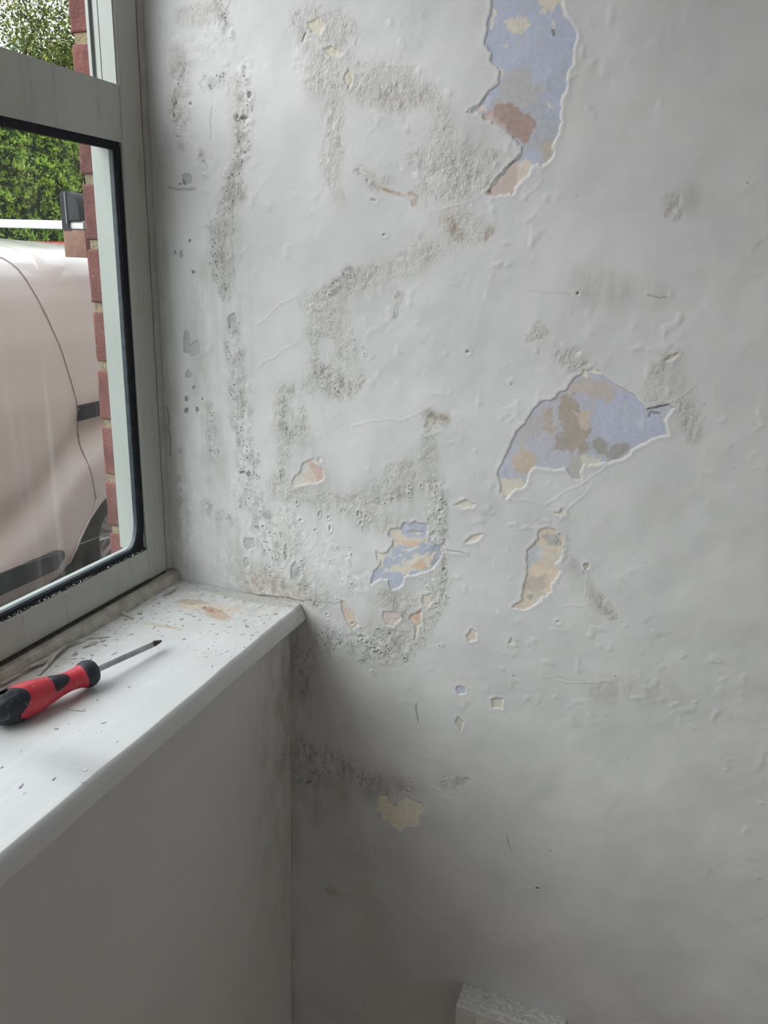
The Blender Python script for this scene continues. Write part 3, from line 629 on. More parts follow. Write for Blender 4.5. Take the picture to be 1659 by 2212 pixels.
    for c_ in ([(760, 920), (830, 905), (900, 895)], [(1094, 1078), (1180, 1090), (1250, 1050), (1310, 1005)], [(1210, 1125), (1225, 1100), (1280, 1045)], [(1440, 875), (1500, 835)], [(1110, 1143), (1165, 1140)], [(980, 1190), (1010, 1196)], [(940, 455), (1000, 440), (1060, 405)], [(770, 130), (850, 140), (890, 142)], [(1180, 1462), (1240, 1475), (1310, 1470)], [(1220, 1310), (1270, 1305)],
               [(555, 700), (640, 640)], [(560, 790), (640, 740)], [(800, 240), (860, 260)], [(1270, 1230), (1262, 1290)], [(1130, 420), (1155, 410)]):
        crack(c_, 3, 1.0, Hc)
    for k in range(30):
        x = rnd.uniform(840, 1640); y = rnd.uniform(300, 2150); crack([(x, y), (x + rnd.uniform(-8, 8), y + rnd.uniform(-3, 5))], 1.0, .35, Dm)
    for k in range(12):
        x = rnd.uniform(1270, 1480); y = rnd.uniform(1190, 1290); crack([(x, y), (x + rnd.uniform(2, 16), y + rnd.uniform(-1, 1))], 1.0, .12, Dm)
    for (x, y, r) in ((1190, 1838, 2), (1162, 1920, 3), (1330, 1460, 2), (1110, 1460, 2), (505, 1530, 2), (1105, 830, 2), (1160, 725, 2), (1248, 634, 3), (1615, 395, 2), (1240, 850, 2)):
        Dm = np.maximum(Dm, sstep(strokes([[(x, y, r)] * 2]), -.2, .5) * .8)
    # ---- relief (metres, + toward the room)
    H = (fbm(U, V, .09, 51, 3) - .5) * .0030 + (fbm(U, V, .022, 53, 3, .5) - .5) * .0006
    H += (np.abs(fbm(U, V, .05, 55, 3, .5, .07) - .5) * -.0012) * sstep(fbm(U, V, .2, 59, 2), .35, .7)
    blist = fbm(U, V, .011, 57, 2); H += sstep(blist, .60, .95) * .0005 * sstep(fbm(U, V, .12, 58, 2), .35, .65)
    H += Rm * ((fbm(U, V, .0055, 61, 3, .6) - .48) * .0017)
    H += Wm * ((fbm(U, V, .008, 63, 3, .6) - .48) * .0014)
    H += Mm * ((fbm(U, V, .006, 65, 2, .6) - .5) * .0012)
    H += Hc * .0002 - Dm * .0006
    s_ = S
    H -= sstep(s_, -.0004, .0008) * .0006
    H += np.exp(-((s_ + .0022) / .0020) ** 2) * .00025 * (s_ < 0)      # lifting lips
    CR = np.zeros(U.shape, np.float32)
    for (x, y, r) in craters:
        a = wallpt(x, y); b = wallpt(x + r, y); rr = abs(b[0] - a[0])
        w_ = win([a], rr * 3 + .002)
        ex = rnd.uniform(.8, 1.4); d = np.sqrt(((U[w_] - a[0]) * ex) ** 2 + ((V[w_] - a[1]) / ex) ** 2) / rr
        H[w_] += np.exp(-((d - 1) / .38) ** 2) * .0006 - (d < .8) * .0006
        k = np.exp(-(d / .55) ** 2); k2 = np.exp(-((d - 1.05) / .3) ** 2)
        Wm[w_] = np.maximum(Wm[w_], k2); Dm[w_] = np.maximum(Dm[w_], k * rnd.uniform(.1, .6) * (((U[w_] - a[0]) < 0) * .8 + .2))  # left half of each hollow painted darker, as shade from its rim
    edge = np.minimum(np.minimum(sstep(U, u0, u0 + .02), 1 - sstep(U, u1 - .02, u1)), np.minimum(sstep(V, v0, v0 + .02), 1 - sstep(V, v1 - .02, v1)))
    H *= edge
    # rim width in mm: broad where the loss faces right or down, thin on the other side
    gu, gv = np.gradient(s_, h)
    gl = np.sqrt(gu * gu + gv * gv) + 1e-6
    facing = (-gu * .75 + gv * .65) / gl            # gradient points inward; right/lower edges
    rim = np.clip(.02 + .75 * np.clip(facing, 0, 1) + (fbm(U, V, .01, 71, 2) - .5) * 1.1, 0, 1.5) * RIMK
    # outer quads closing the rest of the wall
    xs = [-.26, u0, u1, RX]; zs = [ZF, v0, v1, ZC]
    verts = np.empty((nu * nv, 3), np.float64); verts[:, 0] = U.ravel(); verts[:, 1] = -H.ravel(); verts[:, 2] = V.ravel()
    I = np.arange(nu * nv).reshape(nu, nv)
    q = np.stack([I[:-1, :-1], I[1:, :-1], I[1:, 1:], I[:-1, 1:]], -1).reshape(-1, 4)
    ev = []; eq = []
    base = nu * nv
    for i in range(3):
        for j in range(3):
            if i == 1 and j == 1: continue
            k = base + len(ev)
            ev += [(xs[i], 0, zs[j]), (xs[i + 1], 0, zs[j]), (xs[i + 1], 0, zs[j + 1]), (xs[i], 0, zs[j + 1])]; eq.append((k, k + 1, k + 2, k + 3))
    # back and thickness of the wall
    k = base + len(ev); ev += [(-.2, .22, ZF), (RX, .22, ZF), (RX, .22, ZC), (-.2, .22, ZC)]; eq.append((k + 3, k + 2, k + 1, k))
    verts = np.vstack([verts, np.array(ev)]); q = np.vstack([q, np.array(eq)]).astype(np.int32)
    me = bpy.data.meshes.new('wall_right'); me.vertices.add(len(verts)); me.vertices.foreach_set('co', verts.astype(np.float32).ravel())
    me.loops.add(q.size); me.loops.foreach_set('vertex_index', q.ravel())
    me.polygons.add(len(q)); me.polygons.foreach_set('loop_start', np.arange(0, q.size, 4, dtype=np.int32)); 
    me.update(calc_edges=True)
    me.polygons.foreach_set('use_smooth', np.ones(len(q), bool))
    def attr(name, chans, fill):
        a = me.attributes.new(name, 'FLOAT_COLOR', 'POINT'); d = np.empty((len(verts), 4), np.float32); d[:] = fill
        for c in range(4): d[:nu * nv, c] = chans[c].ravel()
        a.data.foreach_set('color', d.ravel())
    attr('layer', [UN[..., 0], UN[..., 1], UN[..., 2], np.clip(S * 1000 / 20 + .5, 0, 1)], (.6, .6, .55, 0))
    attr('marks', [np.clip(Rm, 0, 1), np.clip(Mm, 0, 1), np.clip(Wm, 0, 1), rim], (0, 0, 0, 0))
    attr('extra', [np.clip(Gm, 0, 1), np.clip(Dm, 0, 1), np.clip(Bm + sstep(red, 0, .5) * .5, 0, 1), Gm * 0], (0, 0, 0, 0))
    o = link('wall_right', me, M['wall']); tag(o, 'damp white wall with peeling paint, mould and blue patches', kind='structure')
    return o
build_damp_wall()

# ---- wall under the window, window wall, other walls
def struct(name, boxes, m, label=None, bevel=0):
    bm = bmesh.new()
    for lo, hi in boxes: add_box(bm, lo, hi, bevel)
    return tag(obj(name, bm, m), label, kind='structure')
struct('wall_left', [((-.20, RY, ZF), (XU, -.0005, -.026))], M['under'], 'plain white wall below the windowsill')
struct('wall_window_side', [((-.20, RY, -.026), (XU, WY0, ZC)), ((-.20, WY0, WZ1), (XU, 0, ZC))], M['plain'])
struct('wall_back', [((-.2, RY - .1, ZF), (RX, RY, ZC))], M['plain'])
FY0, FY1, FZ0, FZ1 = -2.6, -1.1, -.35, 1.1  # opening for the added fill light window, out of view
struct('wall_far', [((RX, RY - .1, ZF), (RX + .1, FY0, ZC)), ((RX, FY1, ZF), (RX + .1, .22, ZC)), ((RX, FY0, ZF), (RX + .1, FY1, FZ0)), ((RX, FY0, FZ1), (RX + .1, FY1, ZC))], M['plain'])
struct('ceiling', [((-.3, RY - .1, ZC), (RX + .1, .22, ZC + .1))], M['plain'])
def floor_mat():
    t = MT('brown_wood_floor', .45)
    c = t.mix(t.ramp(t.noise(6, 5, .6, (.6, 8, 1)), .3, .7), (.46, .35, .22), (.60, .47, .32)); t.col(c); return t.m
struct('floor', [((-.2, RY - .1, ZF - .08), (RX + .1, .22, ZF))], floor_mat())
for nm, lo, hi in (('baseboard_right', (XU + .016, -.016, ZF), (RX, -.0005, ZF + .11)), ('baseboard_left', (XU, RY, ZF), (XU + .015, -.0005, ZF + .11))):
    tag(box(nm, lo, hi, M['sill'], bevel=.003), kind='structure')

# ------------------------------------------------------------------ windowsill
def windowsill():
    bm = bmesh.new()
    prof = [(-.205, 0), (-.0062, 0), (-.0050, -.0002), (-.0042, -.0006), (-.0018, -.0036), (-.0008, -.0054), (.0040, -.0182), (.0042, -.0205), (.0034, -.0220), (.0010, -.0230), (-.205, -.024)]
    n = 120
    ys = [WY0 - .03 + (-.0012 - WY0 + .03) * k / n for k in range(n + 1)]
    rings = []
    rnd = random.Random(3)
    ph = [rnd.uniform(0, 6) for _ in range(4)]
    for y in ys:
        wob = .0006 * math.sin(y * 23 + ph[0]) + .0004 * math.sin(y * 61 + ph[1])
        rings.append([bm.verts.new((p[0] + (wob if i > 1 and i < len(prof) - 1 else 0), y, p[1] + (wob * .4 if p[1] < -.01 else 0))) for i, p in enumerate(prof)])
    for a, b in zip(rings[:-1], rings[1:]):
        for i in range(len(prof)):
            j = (i + 1) % len(prof); bm.faces.new((a[i], a[j], b[j], b[i]))
    bm.faces.new(rings[0]); bm.faces.new(rings[-1][::-1])
    bmesh.ops.recalc_face_normals(bm, faces=bm.faces)
    o = obj('windowsill', bm, M['sill'], autos=35)
    return tag(o, 'white painted wooden windowsill board with chipped, dirty top below the window', 'windowsill')
windowsill()

# ------------------------------------------------------------------ window
XF = -.209; XO = -.242
def window():
    root = empty('window_1', (XF, WY0 / 2, 0), 'grey-green window frame with one large dusty pane and fanlight above', kind='structure')
    off = Vector(root.location)
    def W(name, bm, m, smooth=None, parent=root):
        for v in bm.verts: v.co -= off
        return obj(name, bm, m, parent, autos=smooth)
    bm = bmesh.new()
    # right jamb: main face, small bead against the plaster
    extrude_profile(bm, [(XF, -.0485), (XF + .0015, -.047), (XF + .0015, -.0115), (XF - .002, -.0105), (XF - .002, -.0045), (XF + .001, -.0035), (XF + .001, .001), (XO, .001), (XO, -.0485)], 2, .0155, WZ1)
    W('jamb', bm, M['frame'], 30)
    bm = bmesh.new(); extrude_profile(bm, [(XF, WY0 + .05), (XF, WY0), (XO, WY0), (XO, WY0 + .05)], 2, .0155, WZ1); W('jamb', bm, M['frame'])
    # bottom rail, transom, head
    bm = bmesh.new()
    extrude_profile(bm, [(XF + .0015, .0175), (XF + .0015, .055), (XF, .0585), (XF - .012, .0592), (XF - .012, .0175)], 1, WY0 + .05, -.0488); W('bottom_rail', bm, M['frame'], 30)
    bm = bmesh.new(); extrude_profile(bm, [(XF + .0008, .5575), (XF + .0008, .6165), (XF - .03, .6165), (XO, .606), (XO, .5575)], 1, WY0 + .05, -.0488); W('transom', bm, M['frame'], 30)
    bm = bmesh.new(); add_box(bm, (XO, WY0, WZ1 - .05), (XF, 0, WZ1)); W('head', bm, M['frame'])
    # the pale weathered outside of the frame, seen through the pane
    bm = bmesh.new()
    extrude_profile(bm, [(-.2245, -.0530), (-.2245, -.046), (-.2515, -.046), (-.2515, -.0500)], 2, .056, .557)
    W('outer_jamb', bm, M['outframe'], 30)
    bm = bmesh.new()
    extrude_profile(bm, [(-.2225, .030), (-.2225, .0595), (-.2430, .0572), (-.2430, .030)], 1, WY0 + .05, -.0505)
    W('outer_ledge', bm, M['outframe'], 30)
    # fanlight rebate
    bm = bmesh.new()
    extrude_profile(bm, [(-.2095, -.0500), (-.2095, -.047), (-.2425, -.047), (-.2425, -.0535), (-.2385, -.0535), (-.2385, -.0492), (-.2345, -.0492), (-.2345, -.0510), (-.2285, -.0510), (-.2283, -.0500), (-.2276, -.0500), (-.2274, -.0508)], 2, .610, WZ1 - .05)
    W('fanlight_rebate', bm, M['outframe'], 30)
    # pane
    bm = bmesh.new(); add_box(bm, (-.2215, WY0 + .052, .058), (-.2185, -.050, .557)); W('window_pane', bm, M['glass'])
    # black rubber gasket round the pane (sags away at the lower corner)
    def sweep(name, path, prof, m, closed=False):
        bm = bmesh.new(); rings = []
        P = [Vector(p) for p in path]
        for i, p in enumerate(P):
            t = (P[min(i + 1, len(P) - 1)] - P[max(i - 1, 0)]).normalized(); nrm = Vector((1, 0, 0)); s = nrm.cross(t).normalized()
            rings.append([bm.verts.new(p + nrm * a + s * b) for a, b in prof])
        for a, b in zip(rings[:-1], rings[1:]):
            for i in range(len(prof)):
                j = (i + 1) % len(prof); bm.faces.new((a[i], a[j], b[j], b[i]))
        bm.faces.new(rings[0]); bm.faces.new(rings[-1][::-1]); bmesh.ops.recalc_face_normals(bm, faces=bm.faces)
        return W(name, bm, m, 35)
    zt, yr, zb = .554, -.0515, .061
    right = [(-.2155, yr, zt - .001)] + [(-.2155, yr, zt - .06 * k) for k in range(1, 7)]
    cor = []
    for k in range(13):
        a = k / 12 * math.pi / 2; cor.append((-.2155, yr - .021 * (1 - math.cos(a)) - .001, zb + .021 + .040 * (1 - math.sin(a)) - .021))
    right = right + [(-.2155, yr - .0005, zb + .075)] + cor + [(-.2155, y, zb) for y in (-.11, -.2, -.4, -.8, WY0 + .06)]
    sweep('gasket', right, [(-.003, -.0045), (.0035, -.0045), (.0045, -.001), (.0045, .0035), (-.003, .0035)], M['gasket'])
    sweep('gasket', [(-.2155, WY0 + .06, zt), (-.2155, -.8, zt), (-.2155, -.05, zt)], [(-.003, -.005), (.0035, -.005), (.0045, -.001), (.0045, .005), (-.003, .005)], M['gasket'])
    bm = bmesh.new(); extrude_profile(bm, [(yr + .001, .058), (yr - .030, .058)] + [(c_[1] + .001, c_[2]) for c_ in cor[::-1]] + [(yr + .001, zb + .075)], 0, -.2165, -.2125); W('gasket_corner', bm, M['gasket'])
    inner = [(p[0] - .001, p[1] - .0052 if i < 7 else p[1] - .0046, p[2] + (0 if i < 8 else .0040)) for i, p in enumerate(right)]
    sweep('gasket_lip', inner, [(-.0028, -.0022), (.0018, -.0018), (.0026, .0004), (.0018, .0022), (-.0028, .0022)], M['gasket_grey'])
    # lower subframe; dark strips above stand in for the black gap
    bm = bmesh.new(); extrude_profile(bm, [(-.1905, -.001), (-.1935, .0125), (-.200, .0148), (XO, .0148), (XO, -.001)], 1, WY0, -.001); W('subframe', bm, M['caulk'], 30)
    bm = bmesh.new(); add_box(bm, (XO, WY0, .0135), (XF - .0035, -.049, .019)); add_box(bm, (-.2088, WY0, .0130), (-.2025, -.050, .0172)); add_box(bm, (-.2088, -.050, .0130), (-.2050, -.014, .0162)); add_box(bm, (XF - .006, -.0496, .0175), (XF - .002, -.0480, .062)); W('dark_gap', bm, M['dirt'])
    return root
window()
# unseen window added in the far wall to let in fill light
def added_fill_window():
    root = empty('added_window', (RX + .05, (FY0 + FY1) / 2, FZ0), 'wide white framed window added in the far wall for fill light, unseen', kind='structure')
    off = Vector(root.location); bm = bmesh.new()
    for lo, hi in (((RX + .02, FY0, FZ0), (RX + .08, FY0 + .05, FZ1)), ((RX + .02, FY1 - .05, FZ0), (RX + .08, FY1, FZ1)), ((RX + .02, FY0, FZ0), (RX + .08, FY1, FZ0 + .05)), ((RX + .02, FY0, FZ1 - .05), (RX + .08, FY1, FZ1)), ((RX + .02, (FY0 + FY1) / 2 - .03, FZ0), (RX + .08, (FY0 + FY1) / 2 + .03, FZ1))): add_box(bm, lo, hi)
    for v in bm.verts: v.co -= off
    obj('added_window_frame', bm, M['outframe'], root)
added_fill_window()
# ------------------------------------------------------------------ brick reveal outside
def brick_reveal():
    bm = bmesh.new(); rnd = random.Random(9)
    bm2 = bmesh.new()
    z0 = .0704 - .075 * 20; n = 50
    for k in range(n):
        z = z0 + k * .075
        add_box(bm, (-.2862 + rnd.uniform(-.0008, .0008), -.031 + rnd.uniform(-.0006, .0006), z + .005), (-.243, .20, z + .0700), .0045, 3)
    add_box(bm2, (-.2812, -.0292, z0), (-.2435, .199, z0 + n * .075))
    for v in bm.verts:
        nn = math.sin(v.co.z * 733 + v.co.x * 311) * .0006; v.co.x += nn; v.co.y += nn * .6
    o = obj('wall_outside_bricks', bm, M['brick'], autos=40); tag(o, kind='structure')
    obj('mortar', bm2, M['mortar'], o)
    bm = bmesh.new()
    for lo, hi in (((-.2925, .2, -1.5), (-.20, 9, 2.9)), ((-.2925, WY0 - 8, -1.5), (-.20, WY0, 2.9)), ((-.2925, WY0, -1.5), (-.20, .0, -.02)), ((-.2925, WY0, WZ1 + .01), (-.20, -.0, 2.9))):
        add_box(bm, lo, hi)
    tag(obj('wall_outside', bm, M['brickwall']), kind='structure')
brick_reveal()

# ------------------------------------------------------------------ outside
ZG = -1.50
VX = -2.5
def ground_mat():
    t = MT('grey_tarmac', .9); t.col(t.mix(t.noise(3, 5), (.05, .05, .05), (.10, .10, .095))); return t.m
tag(box('ground', (-40, -30, ZG - .2), (-.0, 40, ZG), ground_mat()), kind='structure')

def paint_mat():
    t = MT('beige_silver_van_paint', .3, .0, .5)
    t.col(t.mix(t.ramp(t.noise(1.5, 3), .3, .7), (.74, .69, .67), (.78, .73, .71)))
    t.b.inputs['Coat Weight'].default_value = .8; t.b.inputs['Coat Roughness'].default_value = .06
    return t.m
M['van'] = paint_mat()
M['blackplastic'] = simple('faded_black_plastic', (.012, .014, .018), .6, 0, .3, 12, spec=.25)
M['tyre'] = simple('black_tyre_rubber', (.015, .015, .016), .8, 0, .3, 30)
M['rim'] = simple('silver_wheel', (.45, .45, .46), .35, .8, .1, 10)
M['vanglass'] = simple('dark_vehicle_glass', (.02, .025, .03), .08, 0, .2, 3)
M['alu'] = simple('white_aluminium_bar', (.40, .42, .41), .35, .1, .05, 10)
M['mount'] = simple('brown_mounting_block', (.20, .10, .07), .7, 0, .15, 25, .001, 80)
M['redpaint'] = simple('red_vehicle_paint', (.50, .03, .04), .3, 0, .1, 3)

def pl(x, pts):
    for (a, b), (c, d) in zip(pts[:-1], pts[1:]):
        if x <= c: return b + (d - b) * max(0, (x - a) / (c - a))
    return pts[-1][1]
ARCH = [(2.10, -1.27), (2.14, -1.24), (2.185, -1.20), (2.22, -1.13), (2.27, -1.06), (2.356, -.964), (2.45, -.895), (2.54, -.855), (2.68, -.83), (2.80, -.84), (2.92, -.88), (3.02, -.95), (3.10, -1.05), (3.17, -1.17), (3.2, -1.27)]
def van_x(y, z):
    """outer skin of the flank"""
    base = pl(z, [(-1.3, -2.60), (-1.22, -2.535), (-1.10, -2.505), (-.7, -2.495), (-.3, -2.50), (0, -2.525), (.2, -2.555), (.30, -2.585), (.36, -2.62), (.40, -2.67), (.43, -2.75)])
    c = pl(y, [(-3, -1.02), (1.2, -1.02), (1.75, -.97), (2.0, -.88), (2.15, -.76), (2.32, -.63), (2.58, -.55), (2.8, -.53), (3.3, -.60), (3.6, -.8), (4.5, -.9)])
    t = z - c
    dent = -.028 * math.exp(-((t - .10) / .10) ** 2)
    flare = .022 / (1 + math.exp((t + .02) / .022))
    ramp = sum([1 / (1 + math.exp(-(y - .9) / .3))])
    x = base + (dent + flare) * (.35 + .65 * ramp)
    x += .0 if z > -1.19 else -.02
    return x
def van():
    root = empty('van', (-3.4, .8, ZG), 'beige silver panel van with roof bars parked outside the window', 'van')
    off = Vector(root.location)
    def V_(name, bm, m, smooth=None, parent=root):
        for v in bm.verts: v.co -= off
        return obj(name, bm, m, parent, autos=smooth)
    ys = sorted(set([round(-2.1 + .06 * k, 4) for k in range(97)] + [a[0] for a in ARCH] + [2.10 + .02 * k for k in range(56)]))
    zs_top = [-.72 + .03 * k for k in range(37)] + [.385, .40, .415, .43]
    zs_top = sorted(z for z in zs_top if z <= .4301)
    bm = bmesh.new(); rows = []
    roof = [(-2.84, .445), (-2.95, .462), (-3.1, .478), (-3.3, .488), (-3.45, .490), (-3.8, .478), (-4.0, .455), (-4.15, .43), (-4.28, .36), (-4.38, .2), (-4.42, -.3), (-4.42, -1.27)]
    for y in ys:
        zb = -1.27
        if ARCH[0][0] < y < ARCH[-1][0]: zb = pl(y, ARCH)
        col = [bm.verts.new((van_x(y, zb) - .03, y, zb))]
        n = 14
        for k in range(n):
            z = zb + (-.72 - zb) * k / n; col.append(bm.verts.new((van_x(y, z), y, z)))
        for z in zs_top: col.append(bm.verts.new((van_x(y, z), y, z)))
        end = min(1, max(0, (y + 2.1) / .5)) ** .5 if y < -1.6 else 1
        kr = pl(y, [(-3, 1.0), (2.6, 1.0), (2.95, .75), (3.3, .25), (4, .12)])
        for x, z in [(x_, .44 + (z_ - .44) * kr if z_ > .44 else z_) for x_, z_ in roof]: col.append(bm.verts.new((x, y, z if z < .35 else .35 + (z - .35) * end)))
        rows.append(col)
    for a, b in zip(rows[:-1], rows[1:]):
        for i in range(len(a) - 1): bm.faces.new((a[i], a[i + 1], b[i + 1], b[i]))
    bm.faces.new(rows[0][::-1]); bm.faces.new(rows[-1])
    bmesh.ops.recalc_face_normals(bm, faces=bm.faces)
    V_('body', bm, M['van'], 50)
    bm = bmesh.new(); add_box(bm, (-4.4, -2.05, -1.30), (-2.72, 3.55, -.9)); V_('underbody', bm, M['tyre'])
    # sloping nose
    bm = bmesh.new(); extrude_profile(bm, [(-2.1, -1.25), (-3.0, -1.2), (-3.05, -.7), (-2.7, -.55), (-2.1, .1)], 0, -4.3, -2.6); V_('bonnet', bm, M['van'], 40)
    # door shut line following the skin
    path = [(-.4, .405), (1.95, .409), (2.06, .402), (2.11, .387), (2.15, .34), (2.182, .261), (2.24, .11), (2.295, -.056), (2.325, -.2), (2.345, -.323), (2.362, -.549), (2.375, -.68), (2.395, -.80), (2.40, -.86), (2.375, -.93), (2.29, -1.0), (2.24, -1.06), (2.20, -1.13), (2.17, -1.2)]
    pts = []
    for (a, b), (c, d) in zip(path[:-1], path[1:]):
        m_ = max(2, int(math.hypot(c - a, d - b) / .05))
        for k in range(m_):
            y = a + (c - a) * k / m_; z = b + (d - b) * k / m_; pts.append((van_x(y, z) + .0005, y, z))
    bm = bmesh.new(); tube(bm, pts, .0032, 6); V_('door_shut_line', bm, simple('shut_line_shadow_gap', (.30, .24, .23), .5))
    bm = bmesh.new(); tube(bm, [(p[0] + .002, p[1] + .006, p[2]) for p in pts[10:]], .0035, 6); V_('door_edge', bm, M['van'], 60)
    # sliding door rail
    bm = bmesh.new(); rr = []
    for k in range(14):
        y = 2.347 + k * .09; x = van_x(y, -.37)
        rr.append([bm.verts.new((x + dx, y, z)) for dx, z in ((-.01, -.337), (.010, -.339), (.012, -.348), (.004, -.352), (.004, -.366), (.014, -.370), (.014, -.418), (-.01, -.421))])
    for a, b in zip(rr[:-1], rr[1:]):
        for i in range(8): bm.faces.new((a[i], a[(i + 1) % 8], b[(i + 1) % 8], b[i]))
    bm.faces.new(rr[0]); bm.faces.new(rr[-1][::-1]); bmesh.ops.recalc_face_normals(bm, faces=bm.faces)
    V_('door_rail', bm, M['blackplastic'], 40)
    # side rubbing strip with rounded end
    def strip(name, y0, y1, z0, z1, yend_round):
        bm = bmesh.new(); out = []
        n = 40; fr = []; bk = []
        def zlim(y):
            r = .05; d = (yend_round - y)
            k = 1 if d > r else max(0.08, math.sqrt(max(0, 1 - (1 - d / r) ** 2)))
            return (z0 + (z1 - z0) * (.5 - .5 * k), z1 - (z1 - z0) * (.5 - .5 * k) * .4)
        prev = None
        for k in range(n + 1):
            y = y0 + (y1 - y0) * k / n if k < 20 else (y0 + (y1 - y0) * .5) + (y1 - y0) * .5 * ((k - 20) / 20) ** .7
            a, b = zlim(y); x = van_x(y, (a + b) / 2)
            ring = [bm.verts.new((x - .02, y, a)), bm.verts.new((x + .012, y, a + .008)), bm.verts.new((x + .018, y, (a + b) / 2)), bm.verts.new((x + .012, y, b - .008)), bm.verts.new((x - .02, y, b))]
            if prev:
                for i in range(5): bm.faces.new((prev[i], prev[(i + 1) % 5], ring[(i + 1) % 5], ring[i]))
            else: bm.faces.new(ring)
            prev = ring
        bm.faces.new(prev[::-1]); bmesh.ops.recalc_face_normals(bm, faces=bm.faces)
        V_(name, bm, M['blackplastic'], 40)
    strip('side_moulding', -.9, 2.128, -1.165, -1.046, 2.13)
    # wheels
    def wheel(cy):
        bm = bmesh.new(); prof = [(.215, -2.535), (.235, -2.525), (.30, -2.52), (.325, -2.53), (.333, -2.56), (.333, -2.70), (.32, -2.72), (.215, -2.72)]
        n = 48; rings = []
        for k in range(n):
            a = 2 * math.pi * k / n; rings.append([bm.verts.new((x, cy + r * math.cos(a), ZG + .333 + r * math.sin(a))) for r, x in prof])
        for k in range(n):
            a, b = rings[k], rings[(k + 1) % n]
            for i in range(len(prof)): bm.faces.new((a[i], a[(i + 1) % len(prof)], b[(i + 1) % len(prof)], b[i]))
        bmesh.ops.recalc_face_normals(bm, faces=bm.faces)
        t_ = V_('tyre', bm, M['tyre'], 40)
        bm = bmesh.new(); prof = [(.0, -2.545), (.05, -2.545), (.07, -2.57), (.18, -2.60), (.20, -2.545), (.218, -2.532), (.218, -2.56), (.0, -2.66)]
        rings = []
        for k in range(n):
            a = 2 * math.pi * k / n; rings.append([bm.verts.new((x + (-.02 if (k // 3) % 2 and .06 < r < .19 else 0), cy + r * math.cos(a), ZG + .333 + r * math.sin(a))) for r, x in prof[1:-1]])
        c = bm.verts.new((-2.545, cy, ZG + .333))
        for k in range(n):
            a, b = rings[k], rings[(k + 1) % n]
            for i in range(len(a) - 1): bm.faces.new((a[i], a[i + 1], b[i + 1], b[i]))
            bm.faces.new((a[0], b[0], c))
        bmesh.ops.recalc_face_normals(bm, faces=bm.faces)
        obj('wheel_trim', bm, M['rim'], t_, autos=35)
        for v in t_.children[0].data.vertices: v.co -= off
    wheel(2.68); wheel(-1.2)
    # windscreen side glass at the cab, far from the pane's view
    bm = bmesh.new()
    r0 = []
    for y in (-1.5, -.7):
        r0.append([bm.verts.new((van_x(y, z) + .006, y, z)) for z in (-.25, 0, .2, .33)])
    for i in range(3): bm.faces.new((r0[0][i], r0[0][i + 1], r0[1][i + 1], r0[1][i]))
    V_('cab_window', bm, M['vanglass'])
    # roof bars: aluminium bar on brown blocks, black end stop
    for k, y in enumerate((2.5, 1.0)):
        bm = bmesh.new(); extrude_profile(bm, [(y - .03, .536), (y - .03, .565), (y - .018, .5765), (y + .018, .5765), (y + .03, .565), (y + .03, .536)], 0, -4.4, -2.475)
        bar = V_('roof_bar', bm, M['alu'], 50)
        bm = bmesh.new(); add_box(bm, (-2.60, y - .035, .40), (-2.462, y + .035, .534), .003); V_('bar_foot', bm, M['mount'], 40, )
        bm = bmesh.new(); add_box(bm, (-4.35, y - .035, .38), (-4.22, y + .035, .534), .003); V_('bar_foot', bm, M['mount'], 40, )
        bm = bmesh.new(); add_box(bm, (-2.60, y - .037, .5345), (-2.455, y + .037, .5375)); V_('foot_pad', bm, M['blackplastic'])
        # end stop: curved upright plate wrapped round the bar
        bm = bmesh.new()
        prof = [(-2.598, .530), (-2.598, .700), (-2.588, .712), (-2.565, .714), (-2.545, .712), (-2.52, .698), (-2.50, .675), (-2.488, .64), (-2.484, .578), (-2.545, .578), (-2.555, .57), (-2.557, .545), (-2.548, .535), (-2.545, .530)]
        a = [bm.verts.new((x, y - .040, z)) for x, z in prof]; b = [bm.verts.new((x, y + .040, z)) for x, z in prof]
        bm.faces.new(a); bm.faces.new(b[::-1])
        for i in range(len(prof)): bm.faces.new((a[i], a[(i + 1) % len(prof)], b[(i + 1) % len(prof)], b[i]))
        bmesh.ops.recalc_face_normals(bm, faces=bm.faces); V_('end_stop', bm, M['blackplastic'], 30)
        bm = bmesh.new(); extrude_profile(bm, [(-2.568, .56), (-2.568, .708), (-2.560, .711), (-2.560, .56)], 1, y - .044, y - .0395); V_('end_stop_rib', bm, simple('worn_grey_plastic', (.10, .105, .11), .4))
    return root
van()

def red_car():
    root = empty('red_vehicle', (-5.5, 5.3, ZG), 'red vehicle mostly hidden behind the van, only its roof edge shows', 'car')
    off = Vector(root.location)
    def V_(name, bm, m, sm=None):
        for v in bm.verts: v.co -= off
        return obj(name, bm, m, root, autos=sm)
    bm = bmesh.new()
    extrude_profile(bm, [(3.0, -1.2), (3.0, -.6), (3.7, -.45), (4.35, .30), (4.62, .44), (4.95, .485), (5.6, .505), (6.6, .505), (7.3, .48), (7.55, .40), (7.7, -.4), (7.7, -1.2)], 0, -6.4, -4.7)
    es = [e for e in bm.edges if abs(e.verts[0].co.x - e.verts[1].co.x) < .01]
    bmesh.ops.bevel(bm, geom=es, offset=.05, segments=3, affect='EDGES')
    V_('body', bm, M['redpaint'], 40)
    bm = bmesh.new(); extrude_profile(bm, [(3.9, -.40), (4.45, .30), (4.8, .445), (7.2, .455), (7.4, -.35)], 0, -4.705, -4.685); V_('side_window', bm, M['vanglass'])
    for y in (3.7, 6.9):
        bm = bmesh.new(); tube(bm, [(-4.95, y, ZG + .32), (-4.68, y, ZG + .32)], .32, 28); V_('wheel', bm, M['tyre'], 40)
red_car()

